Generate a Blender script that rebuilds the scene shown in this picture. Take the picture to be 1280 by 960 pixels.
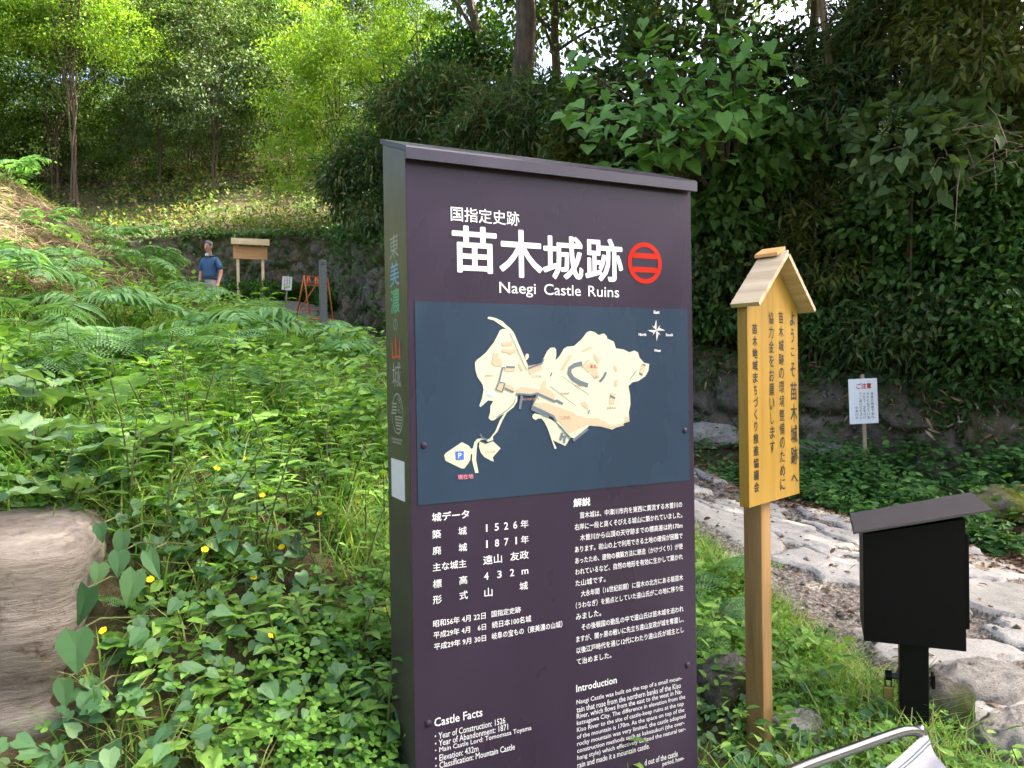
import bpy, math, random
import numpy as np
from mathutils import Matrix, Vector

for _o in list(bpy.data.objects):
    bpy.data.objects.remove(_o)
SC = bpy.context.scene
COL = SC.collection
R = math.radians
EYE = 1.6
rng = np.random.default_rng(7)
random.seed(7)

# ------------------------------------------------------------------ camera
F_PX, PITCH, ROLL = 950.0, -0.0112, 0.0155
cam = bpy.data.cameras.new('camera')
cam.sensor_width = 36.0
cam.lens = 36.0 * F_PX / 1280.0
cam.clip_start, cam.clip_end = 0.05, 1500.0
camo = bpy.data.objects.new('camera', cam)
COL.objects.link(camo)
_f = Vector((0, math.cos(PITCH), math.sin(PITCH)))
_u0 = Vector((0, -math.sin(PITCH), math.cos(PITCH)))
_r0 = Vector((1, 0, 0))
_r = _r0 * math.cos(ROLL) - _u0 * math.sin(ROLL)
_u = _u0 * math.cos(ROLL) + _r0 * math.sin(ROLL)
camo.matrix_world = Matrix(((_r.x, _u.x, -_f.x, 0), (_r.y, _u.y, -_f.y, 0), (_r.z, _u.z, -_f.z, EYE), (0, 0, 0, 1)))
SC.camera = camo

# ------------------------------------------------------------------ light
SUN_DIR = Vector((0.62, 0.10, 0.78)).normalized()        # towards the sun
SUN_EL = math.asin(SUN_DIR.z)
SUN_AZ = math.atan2(SUN_DIR.x, SUN_DIR.y)
world = bpy.data.worlds.new('World')
SC.world = world
world.use_nodes = True
wn = world.node_tree
bg = wn.nodes['Background']
sky = wn.nodes.new('ShaderNodeTexSky')
sky.sky_type = 'NISHITA'
sky.sun_disc = False
sky.sun_elevation = SUN_EL
sky.sun_rotation = SUN_AZ
sky.dust_density = 7.0
sky.air_density = 0.6
sky.ozone_density = 0.4
wn.links.new(sky.outputs[0], bg.inputs[0])
bg.inputs[1].default_value = 0.15
sun = bpy.data.lights.new('sun', 'SUN')
sun.energy = 5.0
sun.angle = R(0.55)
sun.color = (1.0, 0.94, 0.82)
suno = bpy.data.objects.new('sun', sun)
COL.objects.link(suno)
suno.rotation_euler = SUN_DIR.to_track_quat('Z', 'Y').to_euler()
suno.location = (10, 0, 30)
SC.view_settings.view_transform = 'Standard'
SC.view_settings.look = 'None'
SC.view_settings.gamma = 1.0
SC.view_settings.exposure = 2.85
SC.view_settings.use_curve_mapping = False
SC.render.engine = 'CYCLES'
cy = SC.cycles
cy.max_bounces = 6
cy.diffuse_bounces = 3
cy.glossy_bounces = 3
cy.transmission_bounces = 4
cy.transparent_max_bounces = 4
cy.caustics_reflective = False
cy.caustics_refractive = False
cy.sample_clamp_indirect = 6.0
cy.use_denoising = True
cy.use_adaptive_sampling = True
cy.adaptive_threshold = 0.015

# ------------------------------------------------------------------ helpers
def ray(px, py):
    a, b = px - 640.0, py - 480.0
    c, s = math.cos(ROLL), math.sin(ROLL)
    u, v = c * a - s * b, s * a + c * b
    d = np.array([u / F_PX, 1.0, -v / F_PX])
    cp, sp = math.cos(PITCH), math.sin(PITCH)
    return np.array([d[0], d[1] * cp - d[2] * sp, d[1] * sp + d[2] * cp])


def at(px, py, y):
    r = ray(px, py)
    p = r * (y / r[1])
    return (float(p[0]), float(p[1]), float(p[2]) + EYE)


def hash3(i, j, k):
    h = np.sin(i * 127.1 + j * 311.7 + k * 74.7) * 43758.5453
    return h - np.floor(h)


def vnoise(x, y, z=0.0):
    x, y = np.asarray(x, float), np.asarray(y, float)
    z = np.zeros_like(x) + z
    xi, yi, zi = np.floor(x), np.floor(y), np.floor(z)
    fx, fy, fz = x - xi, y - yi, z - zi
    fx, fy, fz = [t * t * (3 - 2 * t) for t in (fx, fy, fz)]
    out = 0
    for a in (0, 1):
        for b in (0, 1):
            for c in (0, 1):
                w = (fx if a else 1 - fx) * (fy if b else 1 - fy) * (fz if c else 1 - fz)
                out = out + w * hash3(xi + a, yi + b, zi + c)
    return out * 2 - 1


def fbm(x, y, z=0.0, o=4):
    t, amp, fr = 0, 1.0, 1.0
    for k in range(o):
        t = t + amp * vnoise(np.asarray(x) * fr + 13.1 * k, np.asarray(y) * fr + 7.7 * k, np.asarray(z) * fr)
        amp *= 0.5
        fr *= 2.03
    return t


def voro(x, y, jit=0.85, seed=0.0):
    """F1, F2 and the random number of the nearest cell"""
    x, y = np.asarray(x, float), np.asarray(y, float)
    xi, yi = np.floor(x), np.floor(y)
    f1 = np.full(x.shape, 9.0)
    f2 = np.full(x.shape, 9.0)
    cid = np.zeros(x.shape)
    for a in (-1, 0, 1):
        for b in (-1, 0, 1):
            ci, cj = xi + a, yi + b
            qx = ci + 0.5 + jit * (hash3(ci, cj, seed + 1) - 0.5)
            qy = cj + 0.5 + jit * (hash3(ci, cj, seed + 2) - 0.5)
            d = np.hypot(x - qx, y - qy)
            near = d < f1
            f2 = np.where(near, f1, np.minimum(f2, d))
            cid = np.where(near, hash3(ci, cj, seed + 3), cid)
            f1 = np.where(near, d, f1)
    return f1, f2, cid


def new_obj(name, me, mat=None, parent=None):
    o = bpy.data.objects.new(name, me)
    COL.objects.link(o)
    if mat is not None:
        me.materials.append(mat)
    if parent is not None:
        o.parent = parent
    return o


def mesh_np(name, V, loops, totals, smooth=False):
    me = bpy.data.meshes.new(name)
    V = np.asarray(V, np.float32)
    loops = np.asarray(loops, np.int32)
    totals = np.asarray(totals, np.int32)
    me.vertices.add(len(V))
    me.vertices.foreach_set('co', V.ravel())
    me.loops.add(len(loops))
    me.loops.foreach_set('vertex_index', loops)
    me.polygons.add(len(totals))
    st = np.zeros(len(totals), np.int32)
    st[1:] = np.cumsum(totals)[:-1]
    me.polygons.foreach_set('loop_start', st)
    me.polygons.foreach_set('loop_total', totals)
    me.polygons.foreach_set('use_smooth', np.full(len(totals), smooth))
    me.update(calc_edges=True)
    return me


class MB:
    """collects shapes into ONE mesh"""
    def __init__(s):
        s.v, s.f = [], []

    def add(s, verts, faces):
        n = len(s.v)
        s.v += [tuple(map(float, p)) for p in verts]
        s.f += [tuple(i + n for i in f) for f in faces]
        return s

    def box(s, x0, x1, y0, y1, z0, z1, c=0.0):
        """box with chamfered edges of size c"""
        if c <= 0:
            v = [(x, y, z) for x in (x0, x1) for y in (y0, y1) for z in (z0, z1)]
            return s.add(v, [(0, 1, 3, 2), (4, 6, 7, 5), (0, 4, 5, 1), (2, 3, 7, 6), (0, 2, 6, 4), (1, 5, 7, 3)])
        import bmesh
        bm = bmesh.new()
        bmesh.ops.create_cube(bm, size=1.0)
        for q in bm.verts:
            q.co = Vector((x0 if q.co.x < 0 else x1, y0 if q.co.y < 0 else y1, z0 if q.co.z < 0 else z1))
        bmesh.ops.bevel(bm, geom=bm.edges[:], offset=c, segments=2, affect='EDGES', profile=0.5)
        bm.verts.index_update()
        r = s.add([q.co for q in bm.verts], [[q.index for q in f.verts] for f in bm.faces])
        bm.free()
        return r

    def prism(s, prof, axis_a, axis_b, axis_l, l0, l1):
        """extrudes a 2-D profile (list of (a, b)) along axis_l from l0 to l1"""
        A, B, L = map(Vector, (axis_a, axis_b, axis_l))
        n = len(prof)
        v = [A * a + B * b + L * l0 for a, b in prof] + [A * a + B * b + L * l1 for a, b in prof]
        f = [tuple(range(n))[::-1], tuple(range(n, 2 * n))] + [(i, (i + 1) % n, n + (i + 1) % n, n + i) for i in range(n)]
        return s.add(v, f)

    def tube(s, pts, rad, n=8, cap=True):
        pts = [Vector(p) for p in pts]
        if not hasattr(rad, '__len__'):
            rad = [rad] * len(pts)
        base = len(s.v)
        up = None
        V = []
        for i, p in enumerate(pts):
            t = (pts[min(i + 1, len(pts) - 1)] - pts[max(i - 1, 0)]).normalized()
            if up is None:
                up = t.orthogonal().normalized()
            a = (up - t * up.dot(t)).normalized()
            up = a
            b = t.cross(a)
            for k in range(n):
                w = 2 * math.pi * k / n
                V.append(p + (a * math.cos(w) + b * math.sin(w)) * rad[i])
        F = []
        for i in range(len(pts) - 1):
            for k in range(n):
                F.append((i * n + k, i * n + (k + 1) % n, (i + 1) * n + (k + 1) % n, (i + 1) * n + k))
        if cap:
            F.append(tuple(range(n))[::-1])
            F.append(tuple((len(pts) - 1) * n + k for k in range(n)))
        return s.add(V, F)

    def ball(s, c, r, n=10, m=7):
        rx, ry, rz = r if hasattr(r, '__len__') else (r, r, r)
        V = [(c[0], c[1], c[2] - rz)]
        for j in range(1, m):
            ph = -math.pi / 2 + math.pi * j / m
            for i in range(n):
                th = 2 * math.pi * i / n
                V.append((c[0] + rx * math.cos(ph) * math.cos(th), c[1] + ry * math.cos(ph) * math.sin(th), c[2] + rz * math.sin(ph)))
        V.append((c[0], c[1], c[2] + rz))
        F = [(0, 1 + (i + 1) % n, 1 + i) for i in range(n)]
        for j in range(m - 2):
            for i in range(n):
                a, b = 1 + j * n + i, 1 + j * n + (i + 1) % n
                F.append((a, b, b + n, a + n))
        e = len(V) - 1
        F += [(e, 1 + (m - 2) * n + i, 1 + (m - 2) * n + (i + 1) % n) for i in range(n)]
        return s.add(V, F)

    def build(s, name, mat, parent=None, smooth=False):
        me = bpy.data.meshes.new(name)
        me.from_pydata(s.v, [], s.f)
        if smooth:
            me.polygons.foreach_set('use_smooth', np.full(len(me.polygons), True))
        me.update()
        return new_obj(name, me, mat, parent)


def tag(o, label=None, cat=None, group=None, kind=None):
    if label:
        o['label'] = label
    if cat:
        o['category'] = cat
    if group:
        o['group'] = group
    if kind:
        o['kind'] = kind
    return o


def thing(name, label, cat, loc=(0, 0, 0), rz=0.0, group=None):
    o = bpy.data.objects.new(name, None)
    o.empty_display_size = 0.1
    COL.objects.link(o)
    o.location = loc
    o.rotation_euler = (0, 0, rz)
    return tag(o, label, cat, group)


def dup(root, loc, rz, label, scale=1.0, group=None):
    r = root.copy()
    COL.objects.link(r)
    r.location = loc
    r.rotation_euler = (0, 0, rz)
    r.scale = (scale,) * 3 if not hasattr(scale, '__len__') else scale
    r['label'] = label
    if group:
        r['group'] = group
    for ch in list(root.children):
        c = ch.copy()
        COL.objects.link(c)
        c.parent = r
        for g in list(ch.children):
            d = g.copy()
            COL.objects.link(d)
            d.parent = c
    return r


# ------------------------------------------------------------------ materials
def mat_new(name):
    m = bpy.data.materials.new(name)
    m.use_nodes = True
    nt = m.node_tree
    return m, nt, nt.nodes['Principled BSDF'], nt.nodes['Material Output']


def N(nt, typ, **kw):
    n = nt.nodes.new(typ)
    for k, v in kw.items():
        setattr(n, k, v)
    return n


def ramp(nt, stops, src):
    r = N(nt, 'ShaderNodeValToRGB')
    el = r.color_ramp.elements
    while len(el) < len(stops):
        el.new(0.5)
    for e, (p, c) in zip(el, stops):
        e.position = p
        e.color = (*c, 1)
    nt.links.new(src, r.inputs[0])
    return r.outputs[0]


def noise(nt, scale, detail=4, rough=0.55, coord='Object', vec=None, stretch=None):
    n = N(nt, 'ShaderNodeTexNoise')
    n.inputs['Scale'].default_value = scale
    n.inputs['Detail'].default_value = detail
    n.inputs['Roughness'].default_value = rough
    if vec is None:
        tc = N(nt, 'ShaderNodeTexCoord')
        vec = tc.outputs[coord]
    if stretch:
        mp = N(nt, 'ShaderNodeMapping')
        mp.inputs['Scale'].default_value = stretch
        nt.links.new(vec, mp.inputs[0])
        vec = mp.outputs[0]
    nt.links.new(vec, n.inputs['Vector'])
    return n.outputs['Fac']


def mixc(nt, fac, a, b, blend='MIX'):
    m = N(nt, 'ShaderNodeMix', data_type='RGBA', blend_type=blend)
    if isinstance(fac, (int, float)):
        m.inputs[0].default_value = fac
    else:
        nt.links.new(fac, m.inputs[0])
    for k, v in ((6, a), (7, b)):
        if isinstance(v, tuple):
            m.inputs[k].default_value = (*v, 1)
        else:
            nt.links.new(v, m.inputs[k])
    return m.outputs[2]


def bump(nt, p, height, strength=0.3, dist=0.01):
    b = N(nt, 'ShaderNodeBump')
    b.inputs['Strength'].default_value = strength
    b.inputs['Distance'].default_value = dist
    nt.links.new(height, b.inputs['Height'])
    nt.links.new(b.outputs[0], p.inputs['Normal'])


def paint(name, col, rough=0.4, metal=0.0, spec=0.5, var=0.12, bumpy=0.0, scale=30.0):
    m, nt, p, out = mat_new(name)
    n = noise(nt, scale)
    c = ramp(nt, [(0.3, tuple(x * (1 - var) for x in col)), (0.7, tuple(min(1, x * (1 + var)) for x in col))], n)
    nt.links.new(c, p.inputs['Base Color'])
    p.inputs['Roughness'].default_value = rough
    p.inputs['Metallic'].default_value = metal
    p.inputs['Specular IOR Level'].default_value = spec
    if bumpy:
        bump(nt, p, n, bumpy, 0.003)
    return m


def leafmat(name, cols, trans=0.35, rough=0.5, spec=0.22, tcol=None, hue_noise=0.6):
    """cols: three or four linear colours spread over the leaves at random"""
    m, nt, p, out = mat_new(name)
    g = N(nt, 'ShaderNodeNewGeometry')
    oi = N(nt, 'ShaderNodeObjectInfo')
    add = N(nt, 'ShaderNodeMath', operation='ADD')
    mul = N(nt, 'ShaderNodeMath', operation='MULTIPLY_ADD')
    n = noise(nt, 0.9, 2)
    mul.inputs[1].default_value = hue_noise
    mul.inputs[2].default_value = -hue_noise / 2
    nt.links.new(n, mul.inputs[0])
    nt.links.new(g.outputs['Random Per Island'], add.inputs[0])
    nt.links.new(mul.outputs[0], add.inputs[1])
    k = len(cols)
    c = ramp(nt, [((i + 0.3) / k, cc) for i, cc in enumerate(cols)], add.outputs[0])
    nt.links.new(c, p.inputs['Base Color'])
    p.inputs['Roughness'].default_value = rough
    p.inputs['Specular IOR Level'].default_value = spec
    t = N(nt, 'ShaderNodeBsdfTranslucent')
    tc = mixc(nt, 1.0, c, tcol or (1.35, 1.45, 0.55), 'MULTIPLY')
    nt.links.new(tc, t.inputs[0])
    mx = N(nt, 'ShaderNodeMixShader')
    mx.inputs[0].default_value = trans
    nt.links.new(p.outputs[0], mx.inputs[1])
    nt.links.new(t.outputs[0], mx.inputs[2])
    nt.links.new(mx.outputs[0], out.inputs[0])
    return m


def woodmat(name, dark, light, rough=0.5, ring=18.0, along='Z', knots=0.0):
    m, nt, p, out = mat_new(name)
    st = {'X': (0.06, 1, 1), 'Y': (1, 0.06, 1), 'Z': (1, 1, 0.06)}[along]
    n1 = noise(nt, ring, 6, 0.62, stretch=st)
    n2 = noise(nt, ring * 4.5, 3, 0.6, stretch=st)
    mm = N(nt, 'ShaderNodeMath', operation='MULTIPLY_ADD')
    mm.inputs[1].default_value = 0.35
    nt.links.new(n2, mm.inputs[0])
    nt.links.new(n1, mm.inputs[2])
    c = ramp(nt, [(0.42, dark), (0.62, tuple((a + b) / 2 for a, b in zip(dark, light))), (0.85, light)], mm.outputs[0])
    nt.links.new(c, p.inputs['Base Color'])
    p.inputs['Roughness'].default_value = rough
    bump(nt, p, mm.outputs[0], 0.25, 0.002)
    return m


def barkmat(name, dark, light, scale=9.0):
    m, nt, p, out = mat_new(name)
    n = noise(nt, scale, 6, 0.65, stretch=(1, 1, 0.25))
    c = ramp(nt, [(0.35, dark), (0.7, light)], n)
    nt.links.new(c, p.inputs['Base Color'])
    p.inputs['Roughness'].default_value = 0.9
    bump(nt, p, n, 0.7, 0.02)
    return m


M = {}


def signpaint(name, col):
    """smooth sign film with faint dust, wipe marks and uneven gloss"""
    m, nt, p, out = mat_new(name)
    n = noise(nt, 2.2, 5, 0.6, stretch=(1.0, 1.0, 0.45))
    n2 = noise(nt, 60, 4, 0.7)
    c = ramp(nt, [(0.30, tuple(x * 0.85 for x in col)), (0.55, col), (0.75, tuple(x * 1.22 + 0.004 for x in col))], n)
    d = ramp(nt, [(0.70, (0, 0, 0)), (0.80, (0.10, 0.10, 0.10))], n2)
    c = mixc(nt, d, c, (0.20, 0.19, 0.17))
    nt.links.new(c, p.inputs['Base Color'])
    r = ramp(nt, [(0.3, (0.20, 0.20, 0.20)), (0.7, (0.42, 0.42, 0.42))], n)
    nt.links.new(r, p.inputs['Roughness'])
    p.inputs['Specular IOR Level'].default_value = 0.16
    return m


M['purple'] = signpaint('purple_paint', (0.0275, 0.0185, 0.0335))
M['bandblue'] = signpaint('map_blue', (0.0195, 0.0365, 0.0620))
M['bronze'] = paint('bronze_side', (0.066, 0.054, 0.046), 0.36, metal=0.15, var=0.18, scale=14)
M['cap'] = paint('cap_paint', (0.023, 0.018, 0.030), 0.3, spec=0.35, var=0.08)
M['white'] = paint('white_print', (0.60, 0.60, 0.60), 0.5, var=0.02)
M['cream'] = paint('map_cream', (0.45, 0.47, 0.335), 0.45, var=0.02)
M['peach'] = paint('map_peach', (0.43, 0.33, 0.215), 0.45, var=0.02)
M['mapgrey'] = paint('map_grey', (0.085, 0.11, 0.135), 0.45, var=0.02)
M['pond'] = paint('map_pond', (0.38, 0.60, 0.85), 0.45, var=0.02)
M['pblue'] = paint('parking_blue', (0.03, 0.10, 0.42), 0.45, var=0.02)
M['red'] = paint('emblem_red', (0.36, 0.012, 0.003), 0.6, var=0.03, spec=0.1)
M['pink'] = paint('print_pink', (0.55, 0.17, 0.22), 0.5, var=0.03)
M['brownprint'] = paint('print_brown', (0.30, 0.13, 0.08), 0.5, var=0.03)
M['black'] = paint('black_print', (0.012, 0.011, 0.011), 0.5, var=0.05)
M['sidegrey'] = paint('side_grey_print', (0.30, 0.30, 0.26), 0.4, var=0.05)
M['sideblue'] = paint('side_blue_print', (0.14, 0.30, 0.42), 0.4, var=0.05)
M['sidegreen'] = paint('side_green_print', (0.10, 0.34, 0.19), 0.4, var=0.05)
M['sidered'] = paint('side_red_print', (0.52, 0.05, 0.04), 0.4, var=0.05)
M['yellowwood'] = woodmat('yellow_wood', (0.205, 0.116, 0.012), (0.380, 0.225, 0.036), 0.42, 14)
M['postwood'] = woodmat('post_wood', (0.13, 0.066, 0.022), (0.34, 0.205, 0.080), 0.5, 16)
M['palewood'] = woodmat('pale_wood', (0.30, 0.215, 0.115), (0.50, 0.41, 0.27), 0.6, 16, 'Y')
M['orangewood'] = woodmat('orange_wood', (0.42, 0.19, 0.05), (0.66, 0.36, 0.12), 0.5, 12, 'X')
M['creamwood'] = woodmat('cream_wood', (0.60, 0.42, 0.20), (0.78, 0.60, 0.34), 0.55, 12, 'X')
M['blackmetal'] = paint('black_metal', (0.0035, 0.0032, 0.0032), 0.55, var=0.15, spec=0.12)
M['greyroof'] = paint('dark_grey_roof', (0.055, 0.048, 0.05), 0.5, var=0.15)
M['brass'] = paint('old_brass', (0.30, 0.22, 0.09), 0.4, metal=0.8)
M['steel'] = paint('steel_tube', (0.16, 0.165, 0.17), 0.28, metal=1.0, var=0.04)
M['orange'] = paint('orange_paint', (0.55, 0.14, 0.025), 0.5, var=0.2)
M['granite'] = paint('grey_granite', (0.13, 0.135, 0.12), 0.8, var=0.25, scale=40, bumpy=0.4)
M['whiteboard'] = paint('white_board', (0.60, 0.635, 0.67), 0.45, var=0.04, scale=12)
M['oldboard'] = paint('old_white_board', (0.62, 0.60, 0.52), 0.6, var=0.08, scale=12)
M['stake'] = paint('stake_wood', (0.25, 0.20, 0.13), 0.8, var=0.2)
M['skin'] = paint('skin', (0.42, 0.22, 0.15), 0.5, var=0.06)
M['hair'] = paint('grey_hair', (0.10, 0.095, 0.09), 0.7, var=0.4, scale=80)
M['shirt'] = paint('blue_shirt', (0.035, 0.085, 0.17), 0.85, var=0.15, scale=60)
M['trousers'] = paint('beige_trousers', (0.34, 0.31, 0.27), 0.85, var=0.1)
M['leather'] = paint('dark_leather', (0.018, 0.014, 0.012), 0.5, var=0.1)


def clothmat():
    m, nt, p, out = mat_new('white_cloth')
    n = noise(nt, 9, 5, 0.6)
    c = ramp(nt, [(0.3, (0.21, 0.21, 0.24)), (0.65, (0.28, 0.28, 0.30))], n)
    nt.links.new(c, p.inputs['Base Color'])
    p.inputs['Roughness'].default_value = 0.9
    n2 = noise(nt, 260, 2)
    bump(nt, p, n2, 0.3, 0.001)
    return m


M['cloth'] = clothmat()


def soilmat():
    m, nt, p, out = mat_new('soil')
    n = noise(nt, 1.3, 5, 0.6)
    n2 = noise(nt, 14, 6, 0.7)
    a = ramp(nt, [(0.30, (0.030, 0.020, 0.011)), (0.55, (0.075, 0.055, 0.030)), (0.8, (0.13, 0.10, 0.055))], n2)
    b = ramp(nt, [(0.3, (0.020, 0.030, 0.008)), (0.8, (0.055, 0.085, 0.018))], n2)
    f = ramp(nt, [(0.42, (0, 0, 0)), (0.58, (1, 1, 1))], n)
    c = mixc(nt, f, a, b)
    nt.links.new(c, p.inputs['Base Color'])
    p.inputs['Roughness'].default_value = 0.95
    p.inputs['Specular IOR Level'].default_value = 0.2
    bump(nt, p, n2, 0.8, 0.03)
    return m


M['soil'] = soilmat()


def stonemat(name, cols, moss=0.45, mosscol=((0.018, 0.026, 0.006), (0.07, 0.085, 0.018)), scale=1.0, lichen=True):
    """cols: colours spread over the stones by the 'cell' attribute"""
    m, nt, p, out = mat_new(name)
    at_ = N(nt, 'ShaderNodeAttribute', attribute_name='cell')
    k = len(cols)
    base = ramp(nt, [((i + 0.2) / k, c) for i, c in enumerate(cols)], at_.outputs['Fac'])
    n = noise(nt, 16 * scale, 8, 0.7)
    sp = ramp(nt, [(0.3, (0.55, 0.55, 0.55)), (0.5, (1, 1, 1)), (0.72, (1.35, 1.33, 1.28))], n)
    base = mixc(nt, 1.0, base, sp, 'MULTIPLY')
    if lichen:
        n4 = noise(nt, 7 * scale, 5, 0.75)
        lf = ramp(nt, [(0.60, (0, 0, 0)), (0.68, (0.7, 0.7, 0.7))], n4)
        base = mixc(nt, lf, base, (0.36, 0.37, 0.33))
    n3 = noise(nt, 2.6 * scale, 7, 0.72)
    mf = ramp(nt, [(1 - moss - 0.06, (0, 0, 0)), (1 - moss + 0.06, (1, 1, 1))], n3)
    mc = ramp(nt, [(0.3, mosscol[0]), (0.7, mosscol[1])], n)
    ng = noise(nt, 95 * scale, 4, 0.8)
    gr = ramp(nt, [(0.34, (0.60, 0.58, 0.55)), (0.5, (1, 1, 1)), (0.68, (1.25, 1.25, 1.25))], ng)
    base = mixc(nt, 1.0, base, gr, 'MULTIPLY')
    c = mixc(nt, mf, base, mc)
    nt.links.new(c, p.inputs['Base Color'])
    p.inputs['Roughness'].default_value = 0.9
    p.inputs['Specular IOR Level'].default_value = 0.2
    mm = N(nt, 'ShaderNodeMath', operation='MULTIPLY_ADD')
    mm.inputs[1].default_value = 0.5
    nt.links.new(ng, mm.inputs[0])
    nt.links.new(n, mm.inputs[2])
    bump(nt, p, mm.outputs[0], 1.0, 0.025)
    return m


M['wallstone'] = stonemat('mossy_wall_stone', [(0.12, 0.095, 0.068), (0.20, 0.165, 0.125), (0.085, 0.075, 0.058), (0.16, 0.12, 0.075), (0.135, 0.12, 0.095)], 0.47)
M['rock'] = stonemat('grey_rock', [(0.10, 0.095, 0.08), (0.14, 0.13, 0.11)], 0.45)
M['palerock'] = stonemat('pale_rock', [(0.29, 0.27, 0.235), (0.36, 0.335, 0.295)], 0.30)
M['darkrock'] = stonemat('dark_rock', [(0.06, 0.06, 0.062), (0.09, 0.088, 0.085)], 0.30)
M['yellowmossrock'] = stonemat('yellow_mossy_rock', [(0.13, 0.12, 0.09), (0.17, 0.15, 0.12)], 0.56, ((0.09, 0.10, 0.012), (0.24, 0.24, 0.03)))


def pathmat():
    m, nt, p, out = mat_new('path_stone')
    a = N(nt, 'ShaderNodeAttribute', attribute_name='cell')
    g = N(nt, 'ShaderNodeAttribute', attribute_name='gap')
    base = ramp(nt, [(0.0, (0.29, 0.275, 0.24)), (0.35, (0.37, 0.355, 0.32)), (0.7, (0.32, 0.305, 0.265)), (1.0, (0.40, 0.385, 0.35))], a.outputs['Fac'])
    n = noise(nt, 5, 10, 0.78)
    sp = ramp(nt, [(0.28, (0.58, 0.56, 0.52)), (0.42, (0.88, 0.87, 0.85)), (0.55, (1, 1, 1)), (0.75, (1.12, 1.12, 1.12))], n)
    base = mixc(nt, 1.0, base, sp, 'MULTIPLY')
    ng = noise(nt, 120, 3, 0.8)
    gr = ramp(nt, [(0.32, (0.62, 0.60, 0.57)), (0.5, (1, 1, 1)), (0.7, (1.2, 1.2, 1.2))], ng)
    base = mixc(nt, 1.0, base, gr, 'MULTIPLY')
    n2 = noise(nt, 46, 6, 0.75)
    grav = ramp(nt, [(0.33, (0.035, 0.025, 0.018)), (0.47, (0.10, 0.080, 0.062)), (0.56, (0.21, 0.19, 0.16)), (0.68, (0.38, 0.36, 0.32))], n2)
    nb = noise(nt, 11, 6, 0.7)
    gf = N(nt, 'ShaderNodeMath', operation='MULTIPLY_ADD')
    nt.links.new(nb, gf.inputs[0])
    gf.inputs[1].default_value = 1.15
    nt.links.new(g.outputs['Fac'], gf.inputs[2])
    sc = N(nt, 'ShaderNodeMath', operation='MULTIPLY')
    nt.links.new(gf.outputs[0], sc.inputs[0])
    sc.inputs[1].default_value = 0.5
    f = ramp(nt, [(0.485, (0, 0, 0)), (0.56, (1, 1, 1))], sc.outputs[0])
    c = mixc(nt, f, base, grav)
    nt.links.new(c, p.inputs['Base Color'])
    p.inputs['Roughness'].default_value = 0.9
    p.inputs['Specular IOR Level'].default_value = 0.25
    mm = N(nt, 'ShaderNodeMath', operation='ADD')
    nt.links.new(n, mm.inputs[0])
    nt.links.new(n2, mm.inputs[1])
    bump(nt, p, mm.outputs[0], 0.7, 0.014)
    return m


M['path'] = pathmat()


def blockmat():
    """the layered weathered rock at the left edge"""
    m, nt, p, out = mat_new('layered_rock')
    n = noise(nt, 3.2, 9, 0.72, stretch=(0.22, 0.22, 5.0))
    c = ramp(nt, [(0.30, (0.060, 0.042, 0.026)), (0.42, (0.20, 0.165, 0.125)), (0.52, (0.33, 0.29, 0.235)), (0.70, (0.41, 0.37, 0.315))], n)
    n2 = noise(nt, 2.2, 5, 0.6)
    pur = ramp(nt, [(0.45, (0, 0, 0)), (0.7, (0.6, 0.6, 0.6))], n2)
    c = mixc(nt, pur, c, (0.20, 0.165, 0.16))
    n3 = noise(nt, 30, 8, 0.8, stretch=(0.6, 0.6, 2.5))
    sp = ramp(nt, [(0.3, (0.50, 0.48, 0.45)), (0.5, (1, 1, 1)), (0.7, (1.25, 1.25, 1.25))], n3)
    c = mixc(nt, 1.0, c, sp, 'MULTIPLY')
    n4 = noise(nt, 3.6, 8, 0.75)
    br = ramp(nt, [(0.57, (0, 0, 0)), (0.63, (0.85, 0.85, 0.85))], n4)
    c = mixc(nt, br, c, (0.075, 0.046, 0.024))
    n5 = noise(nt, 5.5, 8, 0.8)
    ms = ramp(nt, [(0.60, (0, 0, 0)), (0.66, (0.8, 0.8, 0.8))], n5)
    c = mixc(nt, ms, c, (0.05, 0.065, 0.016))
    nt.links.new(c, p.inputs['Base Color'])
    p.inputs['Roughness'].default_value = 0.9
    p.inputs['Specular IOR Level'].default_value = 0.2
    mm = N(nt, 'ShaderNodeMath', operation='ADD')
    nt.links.new(n, mm.inputs[0])
    nt.links.new(n3, mm.inputs[1])
    bump(nt, p, mm.outputs[0], 1.0, 0.02)
    return m


M['block'] = blockmat()
M['bark'] = barkmat('brown_bark', (0.035, 0.024, 0.015), (0.13, 0.095, 0.06))
M['palebark'] = barkmat('pale_bark', (0.10, 0.065, 0.035), (0.30, 0.21, 0.12), 7)
M['stem'] = paint('plant_stem', (0.09, 0.10, 0.03), 0.6, var=0.3)
M['twig'] = paint('dead_twig', (0.16, 0.11, 0.075), 0.85, var=0.3)
# leaves (linear albedo, 0.04 - 0.16)
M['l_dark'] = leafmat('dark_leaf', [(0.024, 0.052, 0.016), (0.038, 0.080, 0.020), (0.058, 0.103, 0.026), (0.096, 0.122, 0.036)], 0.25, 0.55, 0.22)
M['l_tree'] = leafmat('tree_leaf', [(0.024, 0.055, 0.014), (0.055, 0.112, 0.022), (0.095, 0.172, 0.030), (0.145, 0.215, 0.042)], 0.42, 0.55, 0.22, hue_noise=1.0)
M['l_sun'] = leafmat('sunny_leaf', [(0.110, 0.215, 0.018), (0.155, 0.285, 0.024), (0.200, 0.330, 0.030), (0.245, 0.310, 0.04)], 0.48, 0.5, 0.22)  # yellow green, brightened: sunlight on the crowns is put into the colour
M['l_heart'] = leafmat('heart_leaf', [(0.090, 0.205, 0.045), (0.125, 0.265, 0.060), (0.150, 0.300, 0.075)], 0.35, 0.55, 0.25)
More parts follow.
